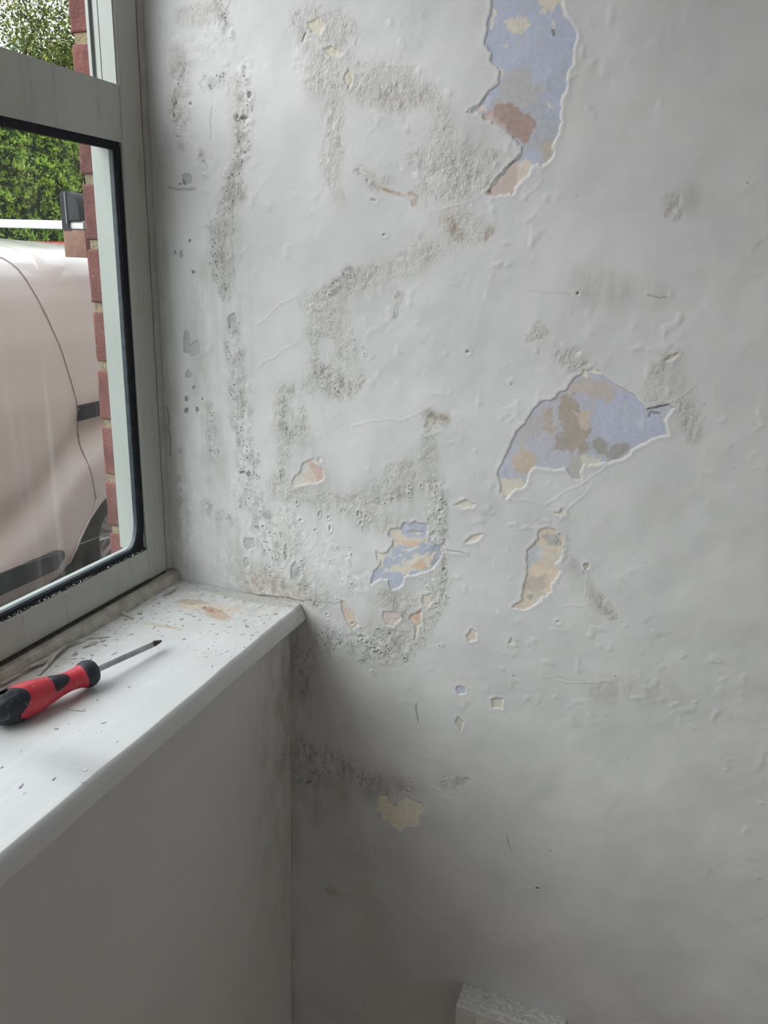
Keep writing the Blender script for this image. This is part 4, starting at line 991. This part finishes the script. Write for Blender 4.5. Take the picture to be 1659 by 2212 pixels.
# ------------------------------------------------------------------ greenery
def leaf_mat(name, c0, c1, c2, scale=.9, tr=.5):
    t = MT(name, .55, 0, .3)
    oi = t.n('ShaderNodeAttribute', attribute_name='tone'); sc = t.n('ShaderNodeSeparateColor'); t.nt.links.new(oi.outputs['Color'], sc.inputs[0])
    c = t.mix(t.ramp(sc.outputs[0], .0, .55), c0, c1); c = t.mix(t.ramp(sc.outputs[0], .6, 1.0), c, c2)
    t.col(c)
    nt = t.nt; out = [n for n in nt.nodes if n.type == 'OUTPUT_MATERIAL'][0]
    tl = t.n('ShaderNodeBsdfTranslucent'); nt.links.new(c, tl.inputs[0]); mx = t.n('ShaderNodeMixShader'); mx.inputs[0].default_value = tr
    nt.links.new(t.b.outputs[0], mx.inputs[1]); nt.links.new(tl.outputs[0], mx.inputs[2]); nt.links.new(mx.outputs[0], out.inputs[0])
    return t.m
def leaves(name, P, N, size, seed, mat, parent=None, up=.4, asp=.5, jitter=.9):
    """P centres (n,3), N outward normals; each leaf a folded diamond of 4 vertices"""
    rs = np.random.RandomState(seed); n = len(P)
    d = rs.normal(size=(n, 3)) * jitter + N; d[:, 2] += up; d /= np.linalg.norm(d, axis=1)[:, None]
    r = rs.normal(size=(n, 3)); s = np.cross(d, r); s /= np.linalg.norm(s, axis=1)[:, None]
    f = np.cross(s, d)
    L = (size * rs.uniform(.6, 1.4, n))[:, None]
    v = np.stack([P, P + d * L * .5 + s * L * asp * .5 + f * L * .08, P + d * L, P + d * L * .5 - s * L * asp * .5 + f * L * .08], 1).reshape(-1, 3)
    me = bpy.data.meshes.new(name); me.vertices.add(4 * n); me.vertices.foreach_set('co', v.astype(np.float32).ravel())
    me.loops.add(4 * n); me.loops.foreach_set('vertex_index', np.arange(4 * n, dtype=np.int32))
    me.polygons.add(n); me.polygons.foreach_set('loop_start', np.arange(0, 4 * n, 4, dtype=np.int32)); me.update(calc_edges=True)
    a = me.attributes.new('tone', 'FLOAT_COLOR', 'POINT'); t = np.repeat(rs.rand(n), 4); q = np.zeros((4 * n, 4), np.float32); q[:, 0] = t; q[:, 3] = 1
    a.data.foreach_set('color', q.ravel())
    return link(name, me, mat, parent)
def hedge():
    x0, y0, y1, z1 = -7.0, 1.5, 12.0, 1.95
    root = empty('hedge', (x0 - .6, (y0 + y1) / 2, ZG), 'tall dense bright green hedge behind the van', 'hedge')
    off = np.array(root.location)
    rs = np.random.RandomState(4); n = 190000
    y = rs.uniform(y0, y1, n); z = rs.uniform(-.2, z1 + .15, n)
    # mounded face: tufts stand proud
    def face(y, z):
        return x0 + .16 * (fbm(y + 50, z + 50, .45, 81, 4, .62) - .5) * 2 + .10 * (fbm(y + 50, z + 50, .13, 83, 2) - .5) * 2
    bump_ = fbm(y + 50, z + 50, .13, 83, 2)
    x = face(y, z) - rs.rand(n) ** 2 * .12 - sstep(z, z1 - .3, z1 + .2) * .35
    P = np.stack([x, y, z], 1) - off; N = np.tile(np.array([.7, -.15, .25]), (n, 1))
    leaves('foliage', P, N, .048, 5, leaf_mat('hedge_leaf', (.02, .05, .02), (.10, .21, .05), (.24, .42, .08)), root, .5, .55, .75)
    m = 7500; cy = rs.uniform(y0, y1, m); cz = rs.uniform(-.15, z1 + .1, m); cx = face(cy, cz) + rs.uniform(-.02, .07, m)
    idx = np.repeat(np.arange(m), 9); Q = np.stack([cx, cy, cz], 1)[idx] + rs.normal(size=(m * 9, 3)) * .018 - off
    leaves('new_growth', Q, np.tile(np.array([.5, -.2, .2]), (m * 9, 1)), .046, 6, leaf_mat('bright_new_leaf', (.26, .46, .07), (.48, .74, .12), (.70, .90, .20)), root, .35, .5, .55)
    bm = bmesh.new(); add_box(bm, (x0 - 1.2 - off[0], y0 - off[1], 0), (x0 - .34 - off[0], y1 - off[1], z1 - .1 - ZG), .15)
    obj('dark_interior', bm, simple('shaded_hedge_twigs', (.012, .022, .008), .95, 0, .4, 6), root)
hedge()
def tree(px, dist_x, h, cr, nleaf, lab, seed, lc, centre_z):
    rs = np.random.RandomState(seed); rnd = random.Random(seed)
    p = onp(px, 200, 0, dist_x); X, Y = dist_x, p[1]
    root = empty('tree', (X, Y, ZG), lab, 'tree')
    bm = bmesh.new(); top = Vector((0, 0, h * .75))
    tube(bm, [(0, 0, -.02), (.05, .03, h * .25), (-.05, .05, h * .5), (0, 0, h * .8)], [.2, .17, .12, .05], 10)
    tips = []
    for k in range(26):
        a = rnd.uniform(0, 6.28); z = h * rnd.uniform(.25, .8); L = cr * rnd.uniform(.5, .95)
        q = Vector((math.cos(a) * L, math.sin(a) * L, z + L * rnd.uniform(.15, .6)))
        mid = q * .5 + Vector((0, 0, z * .5)) + Vector((rnd.uniform(-.2, .2), rnd.uniform(-.2, .2), .1))
        tube(bm, [(0, 0, z), mid, q], [.06, .04, .012], 6); tips += [q, mid, (q + mid) / 2]
        for j in range(3):
            q2 = q + Vector((rnd.uniform(-1, 1), rnd.uniform(-1, 1), rnd.uniform(-.6, .9))) * cr * .35
            tube(bm, [mid * .3 + q * .7, q2], [.02, .006], 5); tips.append(q2)
    obj('trunk', bm, simple('grey_brown_bark', (.10, .085, .07), .9, 0, .3, 8, .01, 20), root, autos=60)
    T = np.array([list(t) for t in tips]); idx = rs.randint(0, len(T), nleaf)
    P = T[idx] + rs.normal(size=(nleaf, 3)) * np.array([.33, .33, .26]) * cr * .5
    leaves('crown', P, np.zeros((nleaf, 3)), .062, seed + 1, lc, root, -.1, .6, 1)
tree(60, -13.0, 6.6, 2.6, 130000, 'olive green leafy tree with thin branches above the hedge', 12, leaf_mat('olive_tree_leaf', (.03, .05, .015), (.12, .17, .045), (.38, .38, .09)), 4)
tree(150, -19.0, 5.4, 2.2, 90000, 'yellowish green tree beyond the brick window reveal, right of the olive tree', 15, leaf_mat('yellow_green_leaf', (.07, .08, .015), (.20, .21, .05), (.42, .38, .09)), 4)

# ------------------------------------------------------------------ screwdriver on the sill
M['red'] = None
def red_mat():
    t = MT('scuffed_red_plastic', .42, 0, .5)
    c = t.mix(t.ramp(t.noise(30, 4), .3, .7), (.48, .028, .045), (.56, .045, .065))
    c = t.mix(t.math('MULTIPLY', t.ramp(t.noise(95, 5, .75), .62, .72), .6), c, (.66, .60, .55))
    c = t.mix(t.math('MULTIPLY', t.ramp(t.voro(230), .12, .08), t.ramp(t.noise(60, 2), .52, .6)), c, (.75, .72, .68))
    t.col(c); t.bump(t.noise(250, 3), .0002); return t.m
def blk_mat():
    t = MT('dusty_black_rubber', .55, 0, .45)
    c = t.mix(t.ramp(t.noise(70, 5, .7), .55, .75, 0, .6), (.014, .017, .024), (.16, .19, .21))
    c = t.mix(t.math('MULTIPLY', t.ramp(t.voro(220), .12, .07), t.ramp(t.noise(60, 2), .5, .6)), c, (.55, .54, .5))
    t.col(c); t.bump(t.noise(300, 3), .0002); return t.m
def screwdriver():
    rb, rr = blk_mat(), red_mat()
    tip = onp(349, 1384, 2, .0105); col = onp(207, 1448, 2, .0165); 
    tip = Vector(tip); col = Vector(col); ax = (col - tip).normalized()
    L = .112
    end = onp(2, 1532, 2, .0185); ax2 = (Vector(end) - col).normalized()
    root = empty('screwdriver', col, 'red and black handled cross-head screwdriver lying on the windowsill', 'screwdriver')
    zax = ax2; xax = zax.cross(Vector((0, 0, 1))).normalized(); yax = xax.cross(zax)   # yax ~ up
    root.matrix_world = Matrix(((xax.x, yax.x, zax.x, col.x), (xax.y, yax.y, zax.y, col.y), (xax.z, yax.z, zax.z, col.z), (0, 0, 0, 1)))
    inv = root.matrix_world.inverted()
    PR = [(0, 0), (0, .0045), (.0002, .0085), (.0020, .0115), (.006, .0137), (.0105, .0145), (.0145, .0138), (.018, .0123), (.021, .0112), (.028, .0104), (.034, .0104), (.042, .0113), (.050, .0128), (.058, .0146), (.066, .0161), (.074, .0172), (.082, .0177), (.090, .0176), (.096, .0170), (.102, .0158), (.107, .0138), (.111, .0108), (.1135, .0065), (.1145, 0)]
    def R_(s):
        for (a, ra), (b, rb_) in zip(PR[:-1], PR[1:]):
            if s <= b: return ra + (rb_ - ra) * (s - a) / max(1e-9, b - a)
        return 0
    def shape(s, th, extra=0):
        r = R_(s); k = min(1, max(0, (s - .03) / .04)) * min(1, max(0, (.113 - s) / .02))
        r *= 1 + .035 * k * math.cos(3 * th + .4)
        return r + extra
    cl0 = inv @ Vector(CAM); th0 = math.atan2(cl0.y, cl0.x) - .15
    def capstart(th): return .0945 - .0150 * abs(math.cos(1.5 * (th - th0)))
    def surf(name, s0, s1, m, n_s=40, extra=0, cap0=False, n=56, ridge=None):
        bm = bmesh.new(); rows = []
        for i in range(n_s + 1):
            row = []
            for k in range(n):
                th = 2 * math.pi * k / n
                a = s0(th) if callable(s0) else s0; b = s1(th) if callable(s1) else s1
                t = i / n_s
                s = a + (b - a) * t
                e = extra if 0 < i < n_s else extra * .2
                if ridge: e += ridge(s, th)
                r = max(.00005, shape(s, th, e))
                row.append(bm.verts.new((r * math.cos(th), r * math.sin(th), s)))
            rows.append(row)
        for a, b in zip(rows[:-1], rows[1:]):
            for k in range(n): bm.faces.new((a[k], a[(k + 1) % n], b[(k + 1) % n], b[k]))
        bm.faces.new(rows[0][::-1]); bm.faces.new(rows[-1])
        bmesh.ops.recalc_face_normals(bm, faces=bm.faces)
        return obj(name, bm, m, root, autos=50)
    surf('collar', .0, lambda th: .0165 + .0012 * math.sin(th), rb, 30, .0002)
    surf('grip', .0155, lambda th: capstart(th) + .004, rr, 60)
    capo = surf('end_cap', capstart, .1142, rb, 34, .0006, ridge=lambda s, th: -.0008 * (max(0, math.cos(3 * (th - th0) + 1.2)) ** 8) * (1 if .090 < s < .110 else 0))
    # hanging hole: cut through the cap with a slot-shaped cutter
    bm = bmesh.new(); tube(bm, [(0, -.003, .0985), (0, .03, .0985)], .0030, 16)
    for v in bm.verts: v.co.z = .0985 + (v.co.z - .0985) * 1.8
    cut = obj('cutter', bm, rb, root)
    for o_ in [capo] + [c for c in root.children if c.name.startswith('grip')]:
        md = o_.modifiers.new('hole', 'BOOLEAN'); md.operation = 'DIFFERENCE'; md.object = cut; md.solver = 'EXACT'
        bpy.context.view_layer.update()
        me = bpy.data.meshes.new_from_object(o_.evaluated_get(bpy.context.evaluated_depsgraph_get())); o_.modifiers.clear(); o_.data = me
    bpy.data.objects.remove(cut)
    # thumb rest: black ribbed inset on the side towards the room
    cam_l = inv @ Vector(CAM); thc = math.atan2(cam_l.y, cam_l.x) - .45
    bm = bmesh.new(); rows = []
    for i in range(25):
        t = i / 24; row = []
        s = .0335 + .0195 * t; wid = .95 * math.sqrt(max(.02, 1 - (1 - t) ** 2)) * (1.0 if t < .9 else .93)
        for k in range(21):
            th = thc + (k / 20 - .5) * 2 * wid
            e = .0004 - .0010 * (i in (0, 24) or k in (0, 20)) + (.0005 * (max(0, math.cos((s - .038) / .0032 * 2 * math.pi)) ** 2) if 3 < i < 22 and 2 < k < 18 else 0)
            r = shape(s, th, e); row.append(bm.verts.new((r * math.cos(th), r * math.sin(th), s)))
        rows.append(row)
    for a, b in zip(rows[:-1], rows[1:]):
        for k in range(20): bm.faces.new((a[k], b[k], b[k + 1], a[k + 1]))
    bmesh.ops.recalc_face_normals(bm, faces=bm.faces)
    obj('thumb_rest', bm, rb, root, autos=60)
    # hexagonal blade and cross tip
    lt = inv @ tip; d = lt.normalized(); Ln = lt.length
    bm = bmesh.new(); rings = []; up = Vector((0, 1, 0)); s_ = d.cross(up).normalized(); u_ = s_.cross(d)
    def ring(t, r, nn=6, ph=.3, flat=0):
        out = []
        for k in range(12):
            a = 2 * math.pi * k / 12 + ph
            rr_ = r * (1 if k % 2 == 0 else .90)
            if flat: rr_ = r * (1.0 if k % 3 == 0 else .50)
            out.append(bm.verts.new(d * t + (s_ * math.cos(a) + u_ * math.sin(a)) * rr_))
        return out
    rings = [ring(-.002, .0033), ring(Ln - .015, .0033)]
    for a, b in zip(rings[:-1], rings[1:]):
        for k in range(12): bm.faces.new((a[k], a[(k + 1) % 12], b[(k + 1) % 12], b[k]))
    bm.faces.new(rings[0]); bm.faces.new(rings[-1]); bmesh.ops.recalc_face_normals(bm, faces=bm.faces)
    obj('blade', bm, simple('dull_steel_blade', (.33, .33, .34), .42, .75, .2, 80, .0001, 300), root, autos=20)
    bm = bmesh.new(); rings = [ring(Ln - .0155, .0032), ring(Ln - .0085, .0031), ring(Ln - .0055, .0029, flat=1), ring(Ln - .0012, .0014, flat=1), ring(Ln, .0006)]
    for a, b in zip(rings[:-1], rings[1:]):
        for k in range(12): bm.faces.new((a[k], a[(k + 1) % 12], b[(k + 1) % 12], b[k]))
    bm.faces.new(rings[0]); bm.faces.new(rings[-1]); bmesh.ops.recalc_face_normals(bm, faces=bm.faces)
    tp = obj('cross_tip', bm, simple('blackened_steel_tip', (.06, .055, .05), .45, .6, .3, 200), root, autos=20); tp['label'] = 'blackened cross-head tip'
    return root
screwdriver()

# ------------------------------------------------------------------ double socket low on the damp wall
def socket():
    x0, x1, zt = .2595, .4065, -.543
    root = empty('double_socket', ((x0 + x1) / 2, 0, zt - .043), 'white surface-mounted double socket on the damp wall, dusty on top', 'socket')
    off = Vector(root.location)
    def V_(name, bm, m, sm=30, parent=root):
        for v in bm.verts: v.co -= off
        return obj(name, bm, m, parent, autos=sm)
    def dusty():
        t = MT('dusty_white_plastic', .45, 0, .45)
        geo = t.n('ShaderNodeNewGeometry'); sp_ = t.n('ShaderNodeSeparateXYZ'); t.nt.links.new(geo.outputs['Normal'], sp_.inputs[0])
        c = t.mix(t.ramp(t.noise(40, 4), .3, .7), (.66, .655, .64), (.72, .715, .70))
        upf = t.ramp(sp_.outputs[2], .5, .9)
        k = t.math('MULTIPLY', upf, t.ramp(t.noise(160, 5, .7), .42, .66))
        c = t.mix(t.math('MULTIPLY', k, .5), c, (.46, .43, .34))
        d = t.math('MULTIPLY', upf, t.math('MULTIPLY', t.ramp(t.voro(150), .17, .12), t.ramp(t.noise(50, 2), .53, .6)))
        t.col(t.mix(d, c, (.08, .07, .05))); t.bump(t.math('ADD', t.noise(300, 4), t.math('MULTIPLY', k, 2)), .0004); return t.m
    pm = dusty()
    bm = bmesh.new(); add_box(bm, (x0, -.029, zt - .085), (x1, .001, zt), .0035, 3); V_('back_box', bm, pm)
    bm = bmesh.new(); add_box(bm, (x0 - .0005, -.0385, zt - .0865), (x1 + .0005, -.0285, zt - .0005), .0028, 3); fp = V_('faceplate', bm, pm)
    for cx in (x0 + .038, x1 - .038):
        bm = bmesh.new(); add_box(bm, (cx - .008, -.0425, zt - .030), (cx + .008, -.0375, zt - .012), .0012); V_('rocker_switch', bm, pm)
        for dx, dz, w_, h_ in ((0, -.045, .004, .008), (-.011, -.062, .007, .004), (.011, -.062, .007, .004)):
            bm = bmesh.new(); add_box(bm, (cx + dx - w_ / 2, -.0388, zt + dz - h_ / 2), (cx + dx + w_ / 2, -.0383, zt + dz + h_ / 2)); V_('pin_hole', bm, M['gasket'])
    for sx in (x0 + .013, x1 - .013):
        bm = bmesh.new(); tube(bm, [(sx, -.0385, zt - .043), (sx, -.0395, zt - .043)], .0035, 14); V_('screw', bm, M['rim'])
socket()

# ------------------------------------------------------------------ paint chips and caulk peelings
def chip_mesh(rnd, size, asp=1.0, curl=.3, th=.00035, n=9):
    bm = bmesh.new(); top = []; bot = []
    ang = sorted(rnd.uniform(0, 6.283) for _ in range(n))
    pts = [(math.cos(a) * size * .5 * rnd.uniform(.6, 1), math.sin(a) * size * .5 * asp * rnd.uniform(.6, 1)) for a in ang]
    def zz(x, y): return curl * (x * x + .4 * y * y) / max(size, 1e-5) * 2
    c1 = bm.verts.new((0, 0, th)); c0 = bm.verts.new((0, 0, 0))
    for x, y in pts:
        top.append(bm.verts.new((x, y, zz(x, y) + th))); bot.append(bm.verts.new((x, y, zz(x, y))))
    for k in range(n):
        j = (k + 1) % n
        bm.faces.new((top[k], top[j], c1)); bm.faces.new((bot[j], bot[k], c0)); bm.faces.new((bot[k], bot[j], top[j], top[k]))
    bmesh.ops.recalc_face_normals(bm, faces=bm.faces)
    me = bpy.data.meshes.new('paint_chip'); bm.to_mesh(me); bm.free(); return me
def debris():
    rnd = random.Random(77)
    protos = []
    for k in range(16):
        size = .0045; asp = rnd.choice((.35, .5, .8, .25)); me = chip_mesh(rnd, size, asp, rnd.uniform(.05, .5))
        me.materials.append(M['chip'] if k % 4 else M['chipgrey']); protos.append(me)
    def place(me, px, py, sc, grp, lab, rz=None):
        x, y = sillpt(px, py)
        o = bpy.data.objects.new('paint_chip', me); C.objects.link(o); o.location = (x, y, .0001)
        cn = 'white' if me.materials[0] == M['chip'] else 'grey'; lab = lab.replace('COL', cn); grp = cn + ' ' + grp
        zn = 'against the damp wall' if y > -.035 else ('by the front corner of the sill end' if x > -.07 else 'around the rust stain')
        lab = lab.replace('ZONE', zn)
        if 'corner' in grp: grp += ', ' + zn
        o.rotation_euler = (rnd.uniform(-.12, .12), rnd.uniform(-.12, .12), rz if rz is not None else rnd.uniform(0, 6.28)); o.scale = (sc, sc, sc)
        tag(o, lab, 'paint chip', grp)
    def inside(px, py):
        x, y = sillpt(px, py); return -.186 < x < -.006 and -.95 < y < -.004
    n = 0
    while n < 230:      # thick litter in the corner by the damp wall
        px = rnd.uniform(330, 650); py = rnd.uniform(1260, 1420)
        if not inside(px, py) or rnd.random() < (py - 1270) / 220: continue
        place(rnd.choice(protos), px, py, rnd.choice((.35, .5, .7, .9, 1.5)), 'paint chips littering the sill corner', 'tiny COL paint chip lying on the sill ZONE'); n += 1
    n = 0
    while n < 80:
        px = rnd.uniform(60, 420); py = rnd.uniform(1290, 1440)
        if not inside(px, py): continue
        x, y = sillpt(px, py)
        if rnd.random() < min(1, (x + .185) / .09): continue
        place(rnd.choice(protos), px, py, rnd.choice((.5, .8, 1.2, 1.9)), 'paint chips along the window frame', 'small COL paint chip on the sill along the window frame'); n += 1
    n = 0
    while n < 70:
        px = rnd.uniform(0, 560); py = rnd.uniform(1400, 1780)
        if not inside(px, py): continue
        place(rnd.choice(protos), px, py, rnd.choice((.25, .4, .55, .8)), 'paint chips scattered over the front of the sill', 'tiny COL paint chip on the clean front stretch of the sill'); n += 1
    # single larger ones
    for px, py, L, asp, m, lab, rz in ((45, 1698, .011, .22, 'chipblue', 'violet slim paint chip near the front edge of the sill', 1.9), (182, 1664, .0050, .7, 'chip', 'square pinkish paint chip at the front edge of the sill', .5), (116, 1683, .0065, .3, 'chipgrey', 'slim grey paint chip between the violet chip and the sill edge', 1.8),
                                       (224, 1561, .0075, .5, 'chip', 'pale oblong paint chip below the screwdriver handle', 1.2), (122, 1575, .006, .5, 'chipblue', 'pale violet paint chip just below the screwdriver grip', .3), (178, 1690, .004, .8, 'chip', 'small round paint chip close to the sill front edge', .3),
                                       (458, 1440, .0050, .3, 'chipgrey', 'slim grey chip midway along the sill, right of the blade tip', 2.2), (525, 1370, .0055, .6, 'chip', 'curled white paint flake near the sill front right of the rust stain', .8), (395, 1352, .0045, .7, 'chipgrey', 'dark-edged curled chip just beyond the screwdriver tip', .8),
                                       (365, 1342, .010, .35, 'chip', 'long curled white flake beside the rust stain', 1.5), (278, 1484, .003, .6, 'chipgrey', 'dark speck of paint below the screwdriver blade', .4), (210, 1513, .0045, .3, 'chipgrey', 'dark curved chip below the screwdriver collar', 1.8)):
        me = chip_mesh(rnd, L, asp, .25); me.materials.append(M[m]); x, y = sillpt(px, py)
        o = bpy.data.objects.new('paint_chip', me); C.objects.link(o); o.location = (x, y, .0001); o.rotation_euler = (0, 0, rz); tag(o, lab, 'paint chip')
    # a loose fibre
    bm = bmesh.new(); a = [onp(px, py, 2, z) for px, py, z in ((143, 1529, .001), (152, 1534, .0006), (180, 1536, .0005), (183, 1531, .0015))]; tube(bm, a, .0004, 5)
    tag(obj('fibre', bm, M['chipgrey']), 'thin bent grey fibre lying in front of the screwdriver', 'fibre')
    # strips of caulk torn off along the frame
    def strip(pix, wid, lab, seed, lift=.004, m='caulk'):
        r2 = random.Random(seed); bm = bmesh.new(); P = []
        for (a, b, z0), (c, d, z1) in zip(pix[:-1], pix[1:]):
            for k in range(6):
                t = k / 6; P.append(onp(a + (c - a) * t, b + (d - b) * t, 2, max(.0006, z0 + (z1 - z0) * t)))
        P.append(onp(pix[-1][0], pix[-1][1], 2, pix[-1][2])); P = [Vector(p) for p in P]; rows = []
        for i, p in enumerate(P):
            t = (P[min(i + 1, len(P) - 1)] - P[max(0, i - 1)]).normalized(); s = t.cross(Vector((0, 0, 1))).normalized()
            w_ = wid * (.45 + .55 * math.sin(math.pi * min(1, max(.06, i / (len(P) - 1))))) * r2.uniform(.75, 1.15)
            tw = .5 * math.sin(i * .35 + seed); s = (s * math.cos(tw) + Vector((0, 0, 1)) * math.sin(tw))
            u = Vector((0, 0, .0005))
            rows.append([bm.verts.new(p + s * w_ * .5), bm.verts.new(p + Vector((0, 0, .0007))), bm.verts.new(p - s * w_ * .5), bm.verts.new(p - s * w_ * .5 - u), bm.verts.new(p - u * .2), bm.verts.new(p + s * w_ * .5 - u)])
        for a, b in zip(rows[:-1], rows[1:]):
            for k in range(6): bm.faces.new((a[k], a[(k + 1) % 6], b[(k + 1) % 6], b[k]))
        bm.faces.new(rows[0]); bm.faces.new(rows[-1][::-1]); bmesh.ops.recalc_face_normals(bm, faces=bm.faces)
        for v in bm.verts: v.co.z = max(v.co.z, .0002)
        tag(obj('caulk_peeling', bm, M[m]), lab, 'caulk peeling')
    strip([(48, 1452, .004), (62, 1440, .005), (100, 1425, .004), (138, 1395, .004), (183, 1378, .004)], .0055, 'broad torn caulk strip along the frame behind the screwdriver collar', 1)
    strip([(84, 1458, .001), (100, 1438, .003), (118, 1415, .004), (140, 1398, .004), (146, 1388, .003)], .0040, 'narrow caulk curl running down from the torn strip toward the screwdriver', 2)
    strip([(190, 1364, .004), (215, 1350, .004), (240, 1335, .003), (265, 1318, .004)], .0035, 'long thin caulk strip along the frame above the blade', 3)
    strip([(260, 1316, .005), (268, 1324, .004), (288, 1336, .001)], .0045, 'short curled caulk tongue pointing toward the rust stain', 4)
    strip([(281, 1313, .003), (288, 1304, .004), (303, 1297, .003)], .0075, 'rounded caulk flake beside the frame near the corner', 5)
    strip([(313, 1290, .003), (325, 1284, .004), (345, 1270, .004), (352, 1262, .003)], .005, 'ragged caulk strip in the corner between frame and damp wall', 6)
    strip([(186, 1380, .001), (210, 1378, .0008), (238, 1376, .0006)], .0016, 'thin splinter of caulk pointing away from the torn strip', 7)
    strip([(178, 1398, .001), (190, 1392, .002), (212, 1386, .001)], .006, 'flat torn caulk flake beside the thin splinter', 8)
    strip([(0, 1478, .004), (20, 1466, .004), (44, 1455, .004)], .004, 'caulk strip behind the screwdriver handle at the left', 9)
    strip([(352, 1288, .001), (366, 1280, .002), (380, 1272, .001)], .003, 'dark slender paint curl near the corner of the sill', 10, m='chipgrey')
    # crumbs on the gasket lip: uncountable
    bm = bmesh.new()
    for k in range(520):
        y = -.052 - rnd.random() ** .8 * .34; z = .0605 + rnd.uniform(-.0015, .001) + rnd.gauss(0, .0008)
        if rnd.random() < .12: z = rnd.uniform(.018, .058)
        s = rnd.uniform(.0003, .0011); x = XF + .0028 if z < .0585 else XF + rnd.uniform(-.004, .0015)
        if z < .0585: s *= .8
        r = bmesh.ops.create_cube(bm, size=s)
        R3 = Matrix.Rotation(rnd.uniform(0, 3), 3, Vector((rnd.random(), rnd.random(), rnd.random() + .01)).normalized())
        st = rnd.choice((1, 1, 2.4))
        for v in r['verts']: v.co = R3 @ Vector((v.co.x, v.co.y * st, v.co.z * .5)) + Vector((x, y, z))
    tag(obj('paint_crumbs', bm, M['chip']), 'pale paint crumbs stuck along the black gasket of the bottom rail', 'paint crumbs', kind='stuff')
    # caulk line between frame and plaster
    bm = bmesh.new(); prev = None
    for k in range(90):
        z = .016 + k * (WZ1 - .02) / 89; a = .0005 * math.sin(k * .9) + .0003 * math.sin(k * 2.7)
        ring = [bm.verts.new(p) for p in ((XF - .003, -.0090 + a, z), (XF + .0012, -.0085 + a, z), (XF + .0042 + a, -.0030, z), (XF + .0040 + a, .0012, z), (XF - .003, .0012, z))]
        if prev:
            for i in range(5): bm.faces.new((prev[i], prev[(i + 1) % 5], ring[(i + 1) % 5], ring[i]))
        else: bm.faces.new(ring)
        prev = ring
    bm.faces.new(prev[::-1]); bmesh.ops.recalc_face_normals(bm, faces=bm.faces)
    tag(obj('trim_1', bm, simple('overpainted_filler_bead', (.40, .40, .375), .6, 0, .12, 30, .0004, 200), autos=50), kind='structure')
debris()

def cobweb():
    rnd = random.Random(8); bm = bmesh.new()
    for path in ([(0, 1226), (60, 1212), (120, 1192), (180, 1172), (244, 1150)], [(40, 1222), (110, 1200), (160, 1182), (240, 1150)], [(216, 1206), (222, 1180), (232, 1158), (246, 1146)], [(172, 306), (168, 330), (176, 345), (192, 330)], [(176, 372), (182, 350), (196, 340)], [(226, 1072), (222, 1066), (226, 1058), (232, 1050)]):
        P = [onp(x + rnd.uniform(-1, 1), y + rnd.uniform(-1, 1), 0, -.2165 - (.0 if i % 2 else .001)) for i, (x, y) in enumerate(path)]
        tube(bm, P, .00022, 4)
    tag(obj('cobweb', bm, simple('dusty_cobweb_thread', (.45, .45, .43), .8)), 'fine cobweb threads strung across the lower right of the window pane', 'cobweb', kind='stuff')
cobweb()
